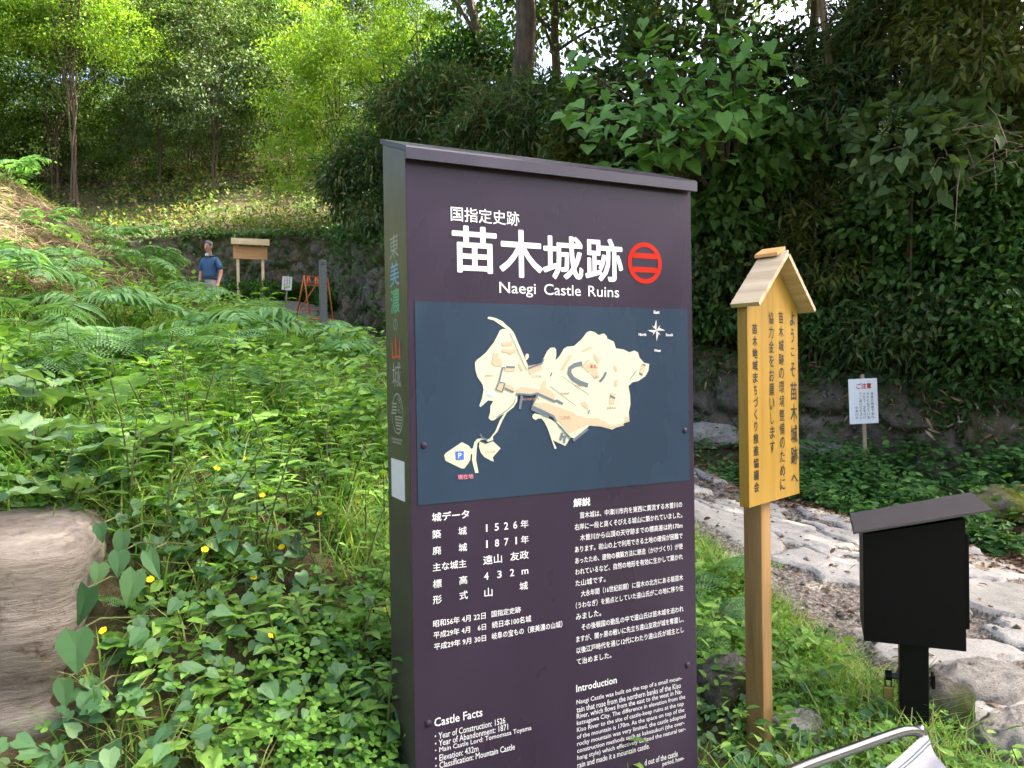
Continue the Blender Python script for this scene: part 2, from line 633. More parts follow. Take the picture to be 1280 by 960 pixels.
M['l_knot'] = leafmat('knotweed_leaf', [(0.070, 0.120, 0.040), (0.100, 0.160, 0.055), (0.130, 0.185, 0.070)], 0.3, 0.6, 0.22)
M['l_bamboo'] = leafmat('bamboo_leaf', [(0.029, 0.072, 0.022), (0.048, 0.102, 0.029), (0.066, 0.120, 0.031), (0.144, 0.144, 0.060)], 0.3, 0.55, 0.22)
M['l_olive'] = leafmat('olive_leaf', [(0.050, 0.077, 0.017), (0.083, 0.110, 0.024), (0.127, 0.138, 0.033)], 0.3, 0.55, 0.22)
M['l_mid'] = leafmat('mid_leaf', [(0.034, 0.086, 0.021), (0.055, 0.127, 0.028), (0.081, 0.155, 0.034)], 0.35, 0.55, 0.22)
M['l_clover'] = leafmat('clover_leaf', [(0.070, 0.180, 0.026), (0.105, 0.245, 0.034), (0.150, 0.310, 0.045)], 0.32, 0.55, 0.25)
M['l_ivy'] = leafmat('creeper_leaf', [(0.035, 0.095, 0.034), (0.060, 0.145, 0.050), (0.095, 0.195, 0.070)], 0.28, 0.48, 0.32)
M['l_weed'] = leafmat('weed_leaf', [(0.065, 0.155, 0.034), (0.115, 0.245, 0.045), (0.170, 0.315, 0.058), (0.225, 0.370, 0.080)], 0.36, 0.55, 0.2, hue_noise=0.9)
M['l_fern'] = leafmat('fern_leaf', [(0.110, 0.240, 0.085), (0.150, 0.300, 0.110), (0.195, 0.345, 0.140)], 0.38, 0.6, 0.22)
M['l_grass'] = leafmat('grass_blade', [(0.080, 0.205, 0.028), (0.140, 0.300, 0.038), (0.200, 0.360, 0.055), (0.34, 0.36, 0.13)], 0.36, 0.55, 0.2, hue_noise=0.9)
M['l_dry'] = leafmat('dry_straw', [(0.13, 0.085, 0.045), (0.21, 0.15, 0.085), (0.28, 0.21, 0.12), (0.12, 0.13, 0.04)], 0.25, 0.7, 0.2)
M['l_litter'] = leafmat('fallen_leaf', [(0.07, 0.032, 0.02), (0.13, 0.062, 0.036), (0.19, 0.10, 0.058), (0.28, 0.19, 0.11)], 0.1, 0.7, 0.25, (1, 0.8, 0.5))
M['l_big'] = leafmat('broad_leaf', [(0.11, 0.225, 0.030), (0.13, 0.26, 0.034)], 0.45, 0.42)
M['l_big2'] = leafmat('grey_broad_leaf', [(0.130, 0.230, 0.095), (0.165, 0.275, 0.115)], 0.3, 0.55, 0.28)
M['l_flower'] = leafmat('yellow_petal', [(0.70, 0.56, 0.01), (0.80, 0.66, 0.015)], 0.2, 0.6, 0.2, (1, 1, 0.6))
M['l_panicle'] = leafmat('pale_panicle', [(0.26, 0.31, 0.17), (0.36, 0.40, 0.25)], 0.3, 0.6, 0.2)
M['l_litter2'] = leafmat('dry_bamboo_leaf', [(0.20, 0.13, 0.07), (0.30, 0.22, 0.13), (0.40, 0.31, 0.20)], 0.15, 0.7, 0.2, (1, 0.85, 0.6))
M['l_bank'] = leafmat('bank_leaf', [(0.030, 0.090, 0.022), (0.060, 0.150, 0.034), (0.095, 0.210, 0.044)], 0.33, 0.55, 0.22, hue_noise=1.0)
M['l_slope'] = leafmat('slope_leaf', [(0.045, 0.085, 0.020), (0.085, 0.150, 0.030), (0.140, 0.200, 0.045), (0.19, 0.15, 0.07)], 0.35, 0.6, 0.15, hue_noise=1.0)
# ------------------------------------------------------------------ terrain
def rbf_fit(P):
    P = np.array(P, float)
    A = np.hypot(P[:, None, 0] - P[None, :, 0], P[:, None, 1] - P[None, :, 1])
    n = len(P)
    Q = np.c_[np.ones(n), P[:, :2]]
    K = np.block([[A - 0.08 * np.eye(n), Q], [Q.T, np.zeros((3, 3))]])
    w = np.linalg.solve(K, np.r_[P[:, 2], 0, 0, 0])
    return P, w


def rbf_eval(fit, x, y):
    P, w = fit
    sh = np.shape(x)
    x, y = np.ravel(x), np.ravel(y)
    o = np.zeros(len(x))
    for k in range(0, len(x), 20000):
        xs, ys = x[k:k + 20000], y[k:k + 20000]
        A = np.hypot(xs[:, None] - P[None, :, 0], ys[:, None] - P[None, :, 1])
        o[k:k + 20000] = A @ w[:len(P)] + w[-3] + w[-2] * xs + w[-1] * ys
    return o.reshape(sh)


PATH = [(3.75, 0.6, -1.55), (3.45, 1.8, -1.47), (3.02, 3.0, -1.38), (2.42, 4.5, -1.24), (1.66, 6.0, -1.06), (0.85, 7.5, -0.90), (-0.2, 9.0, -0.52),
        (-1.4, 10.6, 0.08), (-2.9, 12.4, 0.76), (-4.1, 14.5, 1.16), (-4.9, 16.3, 1.45), (-5.2, 18.3, 1.85)]
_low = [(x, y, h) for x, y, h in PATH]
for px, py, d in [(300, 960, 1.75), (300, 800, 1.98), (300, 650, 2.4), (300, 560, 3.1), (300, 490, 4.3), (300, 440, 6.0), (300, 412, 9.0),
                  (450, 960, 1.9), (450, 800, 2.2), (450, 660, 2.7), (450, 560, 3.5), (450, 490, 5.0), (450, 445, 7.0), (440, 425, 9.5),
                  (380, 420, 8.0), (380, 408, 11.5), (60, 950, 1.65), (110, 800, 1.75), (120, 665, 1.95), (20, 640, 2.1), (60, 580, 2.7), (100, 515, 3.4),
                  (180, 600, 2.5), (200, 750, 1.95), (0, 490, 3.4), (150, 450, 5.0), (0, 415, 4.8), (200, 400, 7.0), (0, 310, 6.2), (100, 345, 6.8), (0, 222, 7.5),
                  (60, 262, 7.8), (150, 318, 8.3), (220, 362, 8.8), (262, 398, 9.2), (-100, 500, 3.0), (-120, 380, 4.8), (-150, 180, 7.0),
                  (900, 960, 2.85), (880, 860, 3.2), (1000, 900, 2.95), (1100, 940, 2.7), (1240, 720, 5.0), (1280, 610, 7.0), (1130, 585, 7.8), (1000, 560, 8.6),
                  (890, 545, 9.0), (960, 600, 7.6), (700, 960, 2.6)]:
    r_ = ray(px, py)
    p_ = r_ * (d / r_[1])
    _low.append((p_[0], p_[1], p_[2]))
_low += [(0.0, 0.0, -1.55), (0.9, 1.2, -1.52), (1.6, 1.6, -1.5), (0.3, 2.1, -1.34), (-0.6, 0.9, -1.45), (-1.3, 0.4, -1.25), (2, -2, -1.62), (-2, -2, -1.3), (-5, -1, -0.6), (0, -6, -1.7),
         (5, -3, -1.75), (6, 2, -1.55), (7, 4.5, -1.4), (-5.7, 15.3, 0.90), (-7.0, 15.5, 0.98), (-8.5, 12, 1.5), (-10, 9, 3.0), (-10, 17, 1.9), (-12, 14, 2.2),
         (-3.6, 12.8, 0.88), (-3.3, 13.2, 1.0), (-6.6, 18.5, 1.95), (-5.4, 18.6, 1.95), (-9, 19.8, 2.0), (-14, 20, 2.3), (-14, 9, 4.5), (-20, 14, 5), (-30, 5, 9), (-20, -15, 3), (20, -20, 2), (0, -30, 3), (-40, -40, 10), (40, -40, 8)]
LOW = rbf_fit(_low)

# the line of the stone walls: x, y, height of the foot, height of the top (relative to the eye)
WALL = [(13.0, 1.5, -1.4, -0.7), (6.6, 5.6, -1.15, -0.45), (4.9, 7.05, -0.98, -0.28), (3.5, 8.35, -0.72, -0.04), (2.3, 9.4, -0.42, 0.26), (0.6, 10.9, 0.05, 0.95),
        (-1.1, 12.35, 0.55, 1.75), (-2.35, 13.7, 0.95, 2.45), (-3.25, 15.6, 1.25, 2.95), (-3.9, 18.0, 1.8, 3.35), (-4.35, 19.45, 2.0, 3.6),
        (-6.5, 19.8, 2.05, 3.72), (-9.0, 20.1, 2.0, 3.8), (-13.0, 20.5, 2.3, 3.9), (-20.0, 21.0, 3.6, 4.4), (-34.0, 22.0, 6.0, 6.4)]
_poly = [(w[0], w[1]) for w in WALL] + [(-200, 30), (-400, 500), (500, 500), (500, -60), (60, -30)]
_up = [(w[0], w[1], w[3]) for w in WALL]
_up += [(8, 8.5, 1.2), (11, 9, 3.2), (6, 12, 2.6), (10, 14, 5.2), (3, 14, 2.9), (5.5, 18, 5.2), (0, 17, 4.0), (2, 23, 6.5), (-3, 23, 5.4), (-6, 24, 6.0), (-10, 24, 5.9),
        (-8, 31, 9.6), (0, 31, 10.3), (10, 24, 7.6), (-20, 26, 6.8), (-22, 36, 13), (16, 16, 7.0), (15, 7, 4.5), (20, 0, 5), (40, 10, 10), (40, 40, 12), (0, 60, 19), (-40, 50, 21), (-60, 30, 18),
        (-12, 40, 15), (14, 34, 11), (60, -20, 10)]
UPP = rbf_fit(_up)
FAR = 160.0


def behind_wall(x, y):
    x, y = np.asarray(x, float), np.asarray(y, float)
    ins = np.zeros(np.broadcast(x, y).shape, bool)
    n = len(_poly)
    for i in range(n):
        x0, y0 = _poly[i]
        x1, y1 = _poly[(i + 1) % n]
        c = (y0 > y) != (y1 > y)
        if y0 != y1:
            ins ^= c & (x < (x1 - x0) * (y - y0) / (y1 - y0) + x0)
    return ins


_pc = np.array(PATH)


def path_dist(x, y):
    x, y = np.asarray(x, float), np.asarray(y, float)
    best = np.full(np.broadcast(x, y).shape, 1e9)
    for a, b in zip(_pc[:-1], _pc[1:]):
        dx, dy = b[0] - a[0], b[1] - a[1]
        t = np.clip(((x - a[0]) * dx + (y - a[1]) * dy) / (dx * dx + dy * dy), 0, 1)
        best = np.minimum(best, np.hypot(x - a[0] - t * dx, y - a[1] - t * dy))
    return best


def path_half(y):
    return np.interp(y, [0, 3, 4.5, 6.0, 7.5, 10, 14, 19], [1.65, 1.42, 1.20, 1.0, 0.88, 0.75, 0.8, 0.95])


def G(x, y):
    """height of the ground (world z)"""
    x, y = np.asarray(x, float), np.asarray(y, float)
    lo = rbf_eval(LOW, x, y)
    up = rbf_eval(UPP, x, y)
    b = behind_wall(x, y)
    h = np.where(b, up, lo)
    r = np.hypot(x, y)
    bumps = 0.05 * fbm(x * 1.6, y * 1.6, 3.0, 3) + 0.10 * fbm(x * 0.4, y * 0.4, 8.0, 2) * np.clip((r - 5) / 10, 0, 1)
    pd = path_dist(x, y)
    k = np.clip((pd - path_half(y) * 0.8) / 0.4, 0, 1)
    h = h + bumps * k - 0.06 * (1 - k)
    far = np.clip((r - 40) / 60, 0, 1)
    h = h * (1 - far) + far * (9.0 + 5.0 * fbm(x * 0.012, y * 0.012, 1.0, 3))
    return h + EYE


def gz(x, y):
    return float(G(np.array([x]), np.array([y]))[0])


def gnormal(x, y, e=0.08):
    hx = (G(x + e, y) - G(x - e, y)) / (2 * e)
    hy = (G(x, y + e) - G(x, y - e)) / (2 * e)
    n = np.stack([-hx, -hy, np.ones_like(hx)], -1)
    return n / np.linalg.norm(n, axis=-1, keepdims=True)


def axis(fine0, fine1, step, far0, far1, g=1.22):
    a = list(np.arange(fine0, fine1 + 1e-6, step))
    s, v = step, fine1
    while v < far1:
        s *= g
        v += s
        a.append(v)
    s, v = step, fine0
    while v > far0:
        s *= g
        v -= s
        a.insert(0, v)
    return np.array(a)


def grid_faces(nx, ny):
    i, j = np.meshgrid(np.arange(nx - 1), np.arange(ny - 1), indexing='ij')
    a = (i * ny + j).ravel()
    return np.stack([a, a + ny, a + ny + 1, a + 1], 1)


xs = axis(-11, 8, 0.09, -420, 420)
ys = axis(0.4, 22, 0.09, -420, 420)
X, Y = np.meshgrid(xs, ys, indexing='ij')
Z = G(X, Y)
F = grid_faces(len(xs), len(ys))
o = new_obj('ground', mesh_np('ground', np.stack([X, Y, Z], -1).reshape(-1, 3), F.ravel(), np.full(len(F), 4), True), M['soil'])
tag(o, kind='structure')


def add_attr(me, name, arr):
    a = me.attributes.new(name, 'FLOAT', 'POINT')
    a.data.foreach_set('value', np.asarray(arr, np.float32).ravel())


# stone path: irregular flat slabs with gravel between them
def spline(P, n):
    P = np.array(P, float)
    t = np.arange(len(P))
    u = np.linspace(0, len(P) - 1, n)
    out = []
    for c in range(P.shape[1]):
        y = P[:, c]
        m = np.gradient(y)
        i = np.clip(u.astype(int), 0, len(P) - 2)
        f = u - i
        out.append((2 * f**3 - 3 * f**2 + 1) * y[i] + (f**3 - 2 * f**2 + f) * m[i] + (-2 * f**3 + 3 * f**2) * y[i + 1] + (f**3 - f**2) * m[i + 1])
    return np.stack(out, 1)


pc = spline(PATH, 900)
tan = np.gradient(pc[:, :2], axis=0)
tan /= np.linalg.norm(tan, axis=1, keepdims=True)
nrm = np.stack([tan[:, 1], -tan[:, 0]], 1)
vv = np.linspace(-1, 1, 110)
edge = 1 + 0.13 * fbm(np.arange(900) * 0.029, np.zeros(900), 2.0, 3)
HW = path_half(pc[:, 1]) * edge
PX = pc[:, None, 0] + nrm[:, None, 0] * vv[None] * HW[:, None]
PY = pc[:, None, 1] + nrm[:, None, 1] * vv[None] * HW[:, None]
wx = PX + 0.12 * fbm(PX * 3.2, PY * 3.2, 5.0, 4)
wy = PY + 0.12 * fbm(PX * 3.2, PY * 3.2, 9.0, 4)
rx, ry = wx * 0.93 - wy * 0.37, wx * 0.37 + wy * 0.93
f1, f2, cid = voro(rx * 1.05 + 0.3, ry * 1.75, 0.95, 4.0)
gapw = 0.060 + 0.085 * fbm(PX * 2.2, PY * 2.2, 1.0, 3)
body = np.clip((f2 - f1 - gapw) / 0.035, 0, 1)
body = body * body * (3 - 2 * body)
present = (cid > 0.22)
body = body * present
edgefall = np.clip((np.abs(vv)[None] - 0.80 - 0.12 * fbm(PX * 1.7, PY * 1.7, 6.0, 2)) / 0.12, 0, 1)
body = body * (1 - edgefall) * np.clip((11.5 - PY) / 1.0, 0, 1)
base = rbf_eval(LOW, PX, PY) + EYE + 0.004
tiltx = (hash3(np.floor(cid * 999), 3.0, 1.0) - 0.5) * 0.05
PZ = base + body * (0.026 + 0.030 * cid + tiltx * 0.7) + 0.006 * fbm(PX * 9, PY * 9, 2.0, 6) + 0.006 * np.abs(fbm(PX * 4, PY * 4, 7.0, 4)) + 0.012 * fbm(PX * 1.6, PY * 1.6, 2.0, 2) + 0.010 * fbm(PX * 26, PY * 26, 2.0, 2) * (1 - body) - 0.05 * np.clip((np.abs(vv)[None] - 0.93) / 0.07, 0, 1)
F = grid_faces(900, 110)[:, ::-1]
me = mesh_np('path', np.stack([PX, PY, PZ], -1).reshape(-1, 3), F.ravel(), np.full(len(F), 4), True)
add_attr(me, 'cell', cid)
add_attr(me, 'gap', 1 - body)
tag(new_obj('path', me, M['path']), kind='structure')


# dry stone walls
def stone_wall(name, pts, label, cell=0.36, cat='stone wall', bulge=0.11, res=0.035, seed=0.0, lean=0.10):
    pts = np.array(pts, float)
    seg = np.hypot(np.diff(pts[:, 0]), np.diff(pts[:, 1]))
    s = np.r_[0, np.cumsum(seg)]
    n = int(s[-1] / res)
    S = np.linspace(0, s[-1], n)
    C = np.stack([np.interp(S, s, pts[:, k]) for k in range(4)], 1)
    t = np.gradient(C[:, :2], axis=0)
    for _ in range(12):
        t[1:-1] = (t[:-2] + t[2:] + 2 * t[1:-1]) / 4
    t /= np.linalg.norm(t, axis=1, keepdims=True)
    nn = np.stack([-t[:, 1], t[:, 0]], 1)             # towards the path
    nn *= -1 if np.sum(nn[n // 2] * (-C[n // 2, :2])) < 0 else 1
    hmax = (C[:, 3] - C[:, 2]).max() + 0.35
    m = int(hmax / res) + 1
    Tv = np.linspace(0, 1, m)
    foot = C[:, 2] - 0.30
    top = C[:, 3] + 0.05 + 0.07 * fbm(S * 1.7, S * 0, seed, 3)
    H = foot[:, None] + (top - foot)[:, None] * Tv[None]
    SS = np.repeat(S[:, None], m, 1)
    wx = SS + 0.10 * fbm(SS * 2.5, H * 2.5, seed, 2)
    wz = H + 0.10 * fbm(SS * 2.5, H * 2.5, seed + 5, 2)
    f1, f2, cid = voro(wx / (cell * 1.3), wz / cell, 0.85, seed)
    b = np.clip((f2 - f1) / 0.30, 0, 1)
    b = np.sqrt(b)
    off = 0.02 + bulge * b + 0.06 * (cid - 0.5) * b + 0.025 * fbm(SS * 9, H * 9, seed + 2, 4) + lean * (1 - Tv)[None]
    off *= 1 - 0.55 * np.clip((Tv[None] - 0.95) / 0.05, 0, 1)
    vx = C[:, None, 0] + nn[:, None, 0] * off
    vy = C[:, None, 1] + nn[:, None, 1] * off
    V = np.stack([vx, vy, H + EYE], -1)
    back = V[:, -1:, :].copy()
    back2 = back.copy()
    back[:, 0, 0] -= nn[:, 0] * 0.22
    back[:, 0, 1] -= nn[:, 1] * 0.22
    back2[:, 0, 0] -= nn[:, 0] * 0.45
    back2[:, 0, 1] -= nn[:, 1] * 0.45
    back2[:, 0, 2] -= 0.5
    V = np.concatenate([V, back, back2], 1)
    cid = np.concatenate([cid, cid[:, -1:], cid[:, -1:]], 1)
    F = grid_faces(n, m + 2)
    me = mesh_np(name, V.reshape(-1, 3), F.ravel(), np.full(len(F), 4), True)
    add_attr(me, 'cell', cid)
    return tag(new_obj(name, me, M['wallstone']), label, cat)


stone_wall('retaining_wall', WALL[:6], 'low mossy wall of big boulders along the right side of the path, under the dark shrubs', 0.52, bulge=0.17, seed=3.0)
stone_wall('retaining_wall', WALL[5:11], 'taller wall of upright pale stones at the bend left of the big purple sign', 0.40, bulge=0.13, seed=11.0)
stone_wall('retaining_wall', WALL[10:], 'mossy dry stone wall at the back behind the man and the roofed board', 0.34, bulge=0.10, seed=17.0, res=0.05)


def rock(name, label, loc, dims, seed, mat, cat='rock', rz=0.0, n=44, m=30, power=2.6, ridges=None, group=None, rough=0.12, fine=0.06):
    th = np.linspace(0, 2 * math.pi, n, endpoint=False)
    ph = np.linspace(-math.pi / 2, math.pi / 2, m)
    T, P = np.meshgrid(th, ph, indexing='ij')
    cx, cy_, cz = np.cos(P) * np.cos(T), np.cos(P) * np.sin(T), np.sin(P)
    k = (np.abs(cx)**power + np.abs(cy_)**power + np.abs(cz)**power)**(-1 / power)
    cx, cy_, cz = cx * k, cy_ * k, cz * k
    d = 1 + rough * 1.5 * fbm(cx * 1.5 + seed * 3.1, cy_ * 1.5, cz * 1.5 + seed, 4) + fine * fbm(cx * 6 + seed, cy_ * 6, cz * 6, 4)
    f1, f2, _ = voro(cx * 1.6 + seed * 7 + cz, cy_ * 1.6 - cz * 0.7, 0.9, seed)
    d -= fine * np.clip(1 - (f2 - f1) / 0.15, 0, 1)
    V = np.stack([cx * d * dims[0], cy_ * d * dims[1], cz * d * dims[2]], -1)
    if ridges is not None:
        V = ridges(V)
    V[:, 0] = V[:, 0].mean(0)
    V[:, -1] = V[:, -1].mean(0)
    i, j = np.meshgrid(np.arange(n), np.arange(m - 1), indexing='ij')
    a, b = i.ravel(), j.ravel()
    F = np.stack([a * m + b, ((a + 1) % n) * m + b, ((a + 1) % n) * m + b + 1, a * m + b + 1], 1)
    me = mesh_np(name, V.reshape(-1, 3), F.ravel(), np.full(len(F), 4), True)
    add_attr(me, 'cell', np.full(len(V.reshape(-1, 3)), (seed * 0.37) % 1.0))
    o = new_obj(name, me, mat)
    o.location = loc
    o.rotation_euler = (0, 0, rz)
    return tag(o, label, cat, group)


# layered weathered rock at the left edge of the picture
def block_ridges(V):
    z = V[..., 2]
    s = 0.026 * np.sin(z * 42 + 1.3 * np.sin(V[..., 0] * 7) + 2.0 * fbm(V[..., 0] * 3, V[..., 1] * 3, z * 2, 2)) * np.clip((0.20 - z) / 0.25, 0.25, 1)
    s += 0.034 * fbm(V[..., 0] * 2, V[..., 1] * 2, z * 18, 4) * np.clip((0.25 - z) / 0.3, 0.1, 1)
    r = np.hypot(V[..., 0], V[..., 1]) + 1e-6
    taper = 1 + 0.55 * np.clip(z, -0.6, 0.5)
    V = V.copy()
    V[..., 0] *= (1 + s / r * 1.0) * taper
    V[..., 1] *= (1 + s / r * 1.0) * taper
    return V


bx_, by_, bz_ = at(-35, 800, 1.80)
rock('rock', 'big weathered beige rock with horizontal cracks at the left edge of the bank', (bx_ - 0.060, by_ + 0.03, EYE - 0.735), (0.280, 0.28, 0.40), 2.3, M['block'], rz=0.35, n=120, m=110, power=7.0, ridges=block_ridges, rough=0.012, fine=0.008)

def ground_rock(name, label, px, py, d, dims, seed, mat, rz=0.0, sink=0.3, **kw):
    x, y, z = at(px, py, d)
    return rock(name, label, (x, y, gz(x, y) + dims[2] * (1 - 2 * sink)), dims, seed, mat, rz=rz, **kw)

ground_rock('rock', 'mossy pale rock between the big purple sign and the yellow sign post', 905, 868, 3.05, (0.11, 0.08, 0.12), 5.2, M['rock'], 0.5, 0.15)
ground_rock('rock', 'small flat grey rock in the grass right of the yellow sign post', 995, 892, 2.85, (0.105, 0.075, 0.06), 7.7, M['palerock'], 0.1, 0.1)
ground_rock('rock', 'big pale boulder behind the foot of the black box post', 1222, 915, 3.1, (0.25, 0.18, 0.14), 8.4, M['palerock'], 0.3, 0.32)
ground_rock('rock', 'rounded grey boulder at the lower right edge beside the path', 1275, 955, 2.75, (0.17, 0.14, 0.12), 9.1, M['palerock'], 0.9, 0.3)
ground_rock('rock', 'grey rock close to the black box post, left of the pale boulders', 1165, 925, 2.95, (0.12, 0.12, 0.12), 14.1, M['rock'], 0.2, 0.2)
ground_rock('rock', 'yellow green mossy rock at the right edge above the black box', 1268, 622, 6.3, (0.36, 0.26, 0.16), 10.3, M['yellowmossrock'], 0.2, 0.2)
ground_rock('rock', 'flat pale rock between the yellow sign and the white notice', 1035, 558, 7.9, (0.42, 0.26, 0.17), 11.9, M['palerock'], 0.1, 0.2)
ground_rock('rock', 'small flat pale rock in the greenery between the purple sign and the yellow sign', 888, 532, 8.6, (0.33, 0.2, 0.14), 12.4, M['palerock'], 0.0, 0.1)
ground_rock('rock', 'dark grey rock in the grass below the grey stone marker', 437, 408, 10.2, (0.17, 0.14, 0.17), 13.2, M['darkrock'], 0.4, 0.15)
ground_rock('rock', 'small dark grey rock close to the bronze edge of the purple sign', 462, 412, 9.9, (0.16, 0.13, 0.13), 15.8, M['darkrock'], 1.4, 0.2)
MAP_LAND=[
 [(201, 142), (202, 146), (207, 147), (223, 144), (242, 136), (253, 126), (264, 118), (273, 108), (314, 20), (312, 3), (342, -5), (350, -33), (340, -46), (321, -45), (317, -50), (280, -49), (276, -72), (281, -52), (279, -66), (269, -80), (250, -93), (238, -111), (223, -140), (210, -152), (211, -160), (197, -164), (190, -159), (178, -158), (168, -166), (166, -181), (164, -207), (170, -239), (161, -239), (153, -207), (155, -180), (160, -163), (168, -155), (179, -154), (194, -159), (202, -156), (217, -139), (230, -112), (242, -96), (232, -100), (214, -111), (206, -111), (199, -105), (204, -91), (205, -75), (213, -63), (199, -61), (182, -74), (178, -77), (175, -73), (177, -68), (182, -57), (187, -35), (185, -22), (171, -2), (166, 15), (165, 33), (170, 40), (181, 47), (194, 57), (217, 83), (228, 102), (234, 113), (242, 117), (252, 117), (234, 128), (218, 138)] ,
 [(80, -191), (85, -185), (127, -161), (144, -170), (151, -179), (160, -176), (157, -191), (150, -192), (148, -206), (142, -215), (132, -226), (124, -225), (84, -204)] ,
 [(174, -162), (190, -169), (210, -163), (231, -182), (209, -203), (212, -214), (206, -212), (186, -201), (177, -190), (172, -175)] ,
 [(305, 39), (304, 49), (306, 54), (310, 55), (314, 53), (314, 46), (308, 38)] ,
 [(311, 11), (313, 23), (349, 30), (359, 47), (367, 61), (377, 70), (388, 71), (394, 66), (394, 52), (391, 37), (404, 49), (417, 68), (427, 73), (448, 75), (470, 92), (487, 111), (497, 115), (512, 112), (524, 104), (541, 109), (550, 101), (551, 95), (572, 87), (578, 69), (603, 66), (622, 58), (638, 63), (650, 58), (655, 43), (670, 29), (687, 26), (684, 7), (673, -8), (651, -20), (629, -24), (617, -34), (622, -58), (623, -84), (617, -105), (619, -130), (603, -134), (563, -150), (526, -140), (492, -136), (445, -168), (434, -164), (427, -158), (406, -135), (388, -121), (385, -110), (323, -78), (338, -44), (318, -50), (298, -36), (280, -27), (299, -14), (280, -2)] ,
 [(321, -106), (323, -101), (329, -98), (350, -103), (386, -121), (396, -132), (421, -158), (433, -165), (417, -186), (380, -169), (391, -191), (385, -192), (365, -137), (356, -121), (348, -112), (339, -111), (331, -115), (324, -111)] ,
]
MAP_PEACH=[
 [(238, 84), (268, 86), (267, 75), (239, 74)] ,
 [(239, 67), (277, 66), (277, 57), (266, 56), (265, 51), (258, 52), (258, 57), (238, 58)] ,
 [(214, 57), (230, 57), (229, 47), (238, 37), (238, 24), (217, 24), (208, 33), (214, 44)] ,
 [(282, 29), (288, 31), (298, 13), (291, 11)] ,
 [(246, 20), (274, 19), (274, 11), (246, 10)] ,
 [(226, -18), (244, -21), (238, -40), (220, -34)] ,
 [(247, -21), (270, -29), (273, -42), (246, -31)] ,
 [(311, 12), (351, 26), (352, 13), (316, 1)] ,
 [(276, -37), (290, -28), (340, -36), (341, -45), (318, -48), (281, -48)] ,
 [(339, -45), (353, -15), (364, -15), (361, -31), (389, -52), (387, -66)] ,
 [(322, -72), (357, -70), (395, -83), (440, -98), (463, -114), (476, -115), (520, -117), (544, -134), (450, -134), (391, -119), (382, -105)] ,
 [(385, -106), (464, -109), (493, -120), (537, -125), (560, -139), (594, -134), (602, -140), (563, -147), (493, -131), (430, -155), (413, -135)] ,
 [(406, 13), (433, 53), (441, 49), (414, 10)] ,
 [(468, 61), (493, 73), (510, 72), (474, 58)] ,
 [(469, 21), (487, 40), (494, 35), (475, 16)] ,
 [(506, 49), (511, 55), (528, 37), (522, 24)] ,
 [(477, 18), (502, 35), (522, 17), (512, 6), (488, 6)] ,
 [(497, 3), (519, 6), (522, -6), (510, -13)] ,
 [(567, 21), (577, 24), (583, 8), (575, 5)] ,
 [(573, -17), (583, -16), (581, -35), (570, -31)] ,
 [(559, -50), (576, -55), (569, -83), (553, -82)] ,
 [(661, 26), (675, 22), (666, -2), (653, 1)] ,
 [(465, -74), (479, -71), (489, -83), (487, -94), (469, -82)] ,
 [(603, -119), (615, -116), (619, -130), (605, -132)] ,
]
MAP_POND=[
 [(193, -37), (198, -34), (209, -38), (221, -44), (217, -52), (206, -51), (194, -46)] ,
]
MAP_BLUE=[
 [(109, -183), (131, -183), (131, -204), (110, -204)] ,
]
MAP_WALL=[
 (5, [(274, 21), (249, 22)]) ,
 (5, [(246, 19), (240, 21), (229, -16), (220, -34), (237, -41), (245, -19), (229, -16)]) ,
 (5, [(244, -31), (269, -42)]) ,
 (6, [(311, 17), (351, 30), (356, 41)]) ,
 (6, [(275, -48), (285, -47), (318, -50), (340, -46)]) ,
 (5, [(291, -50), (286, -70)]) ,
 (14, [(471, 29), (449, 25), (434, 17), (432, 4), (442, -10), (465, -22), (488, -29)]) ,
 (9, [(545, 5), (537, -9), (525, -20)]) ,
 (8, [(338, -48), (387, -69), (392, -66), (411, -76)]) ,
 (8, [(338, -48), (321, -79), (383, -108), (390, -122)]) ,
 (8, [(318, -85), (369, -109)]) ,
 (4, [(380, 6), (375, -4)]) ,
 (4, [(491, -94), (488, -104)]) ,
 (6, [(557, -59), (573, -66)]) ,
 (5, [(663, 25), (674, 22)]) ,
 (5, [(653, 1), (664, -4)]) ,
 (5, [(396, -131), (410, -144), (430, -168)]) ,
 (8, [(408, -151), (401, -171)]) ,
 (8, [(417, -158), (412, -178)]) ,
 (6, [(406, -160), (419, -164)]) ,
 (9, [(440, -173), (486, -144)]) ,
 (5, [(175, -143), (181, -153), (194, -159)]) ,
 (9, [(292, -52), (285, -85)]) ,
 (2, [(261, 107), (306, 13)]) ,
 (2, [(176, -162), (190, -168), (208, -163)]) ,
 (2, [(219, -104), (250, -87), (269, -70), (273, -58)]) ,
 (2, [(622, -15), (644, 9)]) ,
 (1.5, [(409, -4), (491, -54)]) ,
 (1.5, [(374, -29), (450, -82)]) ,
]
MAP_PATH_LIGHT=[
]
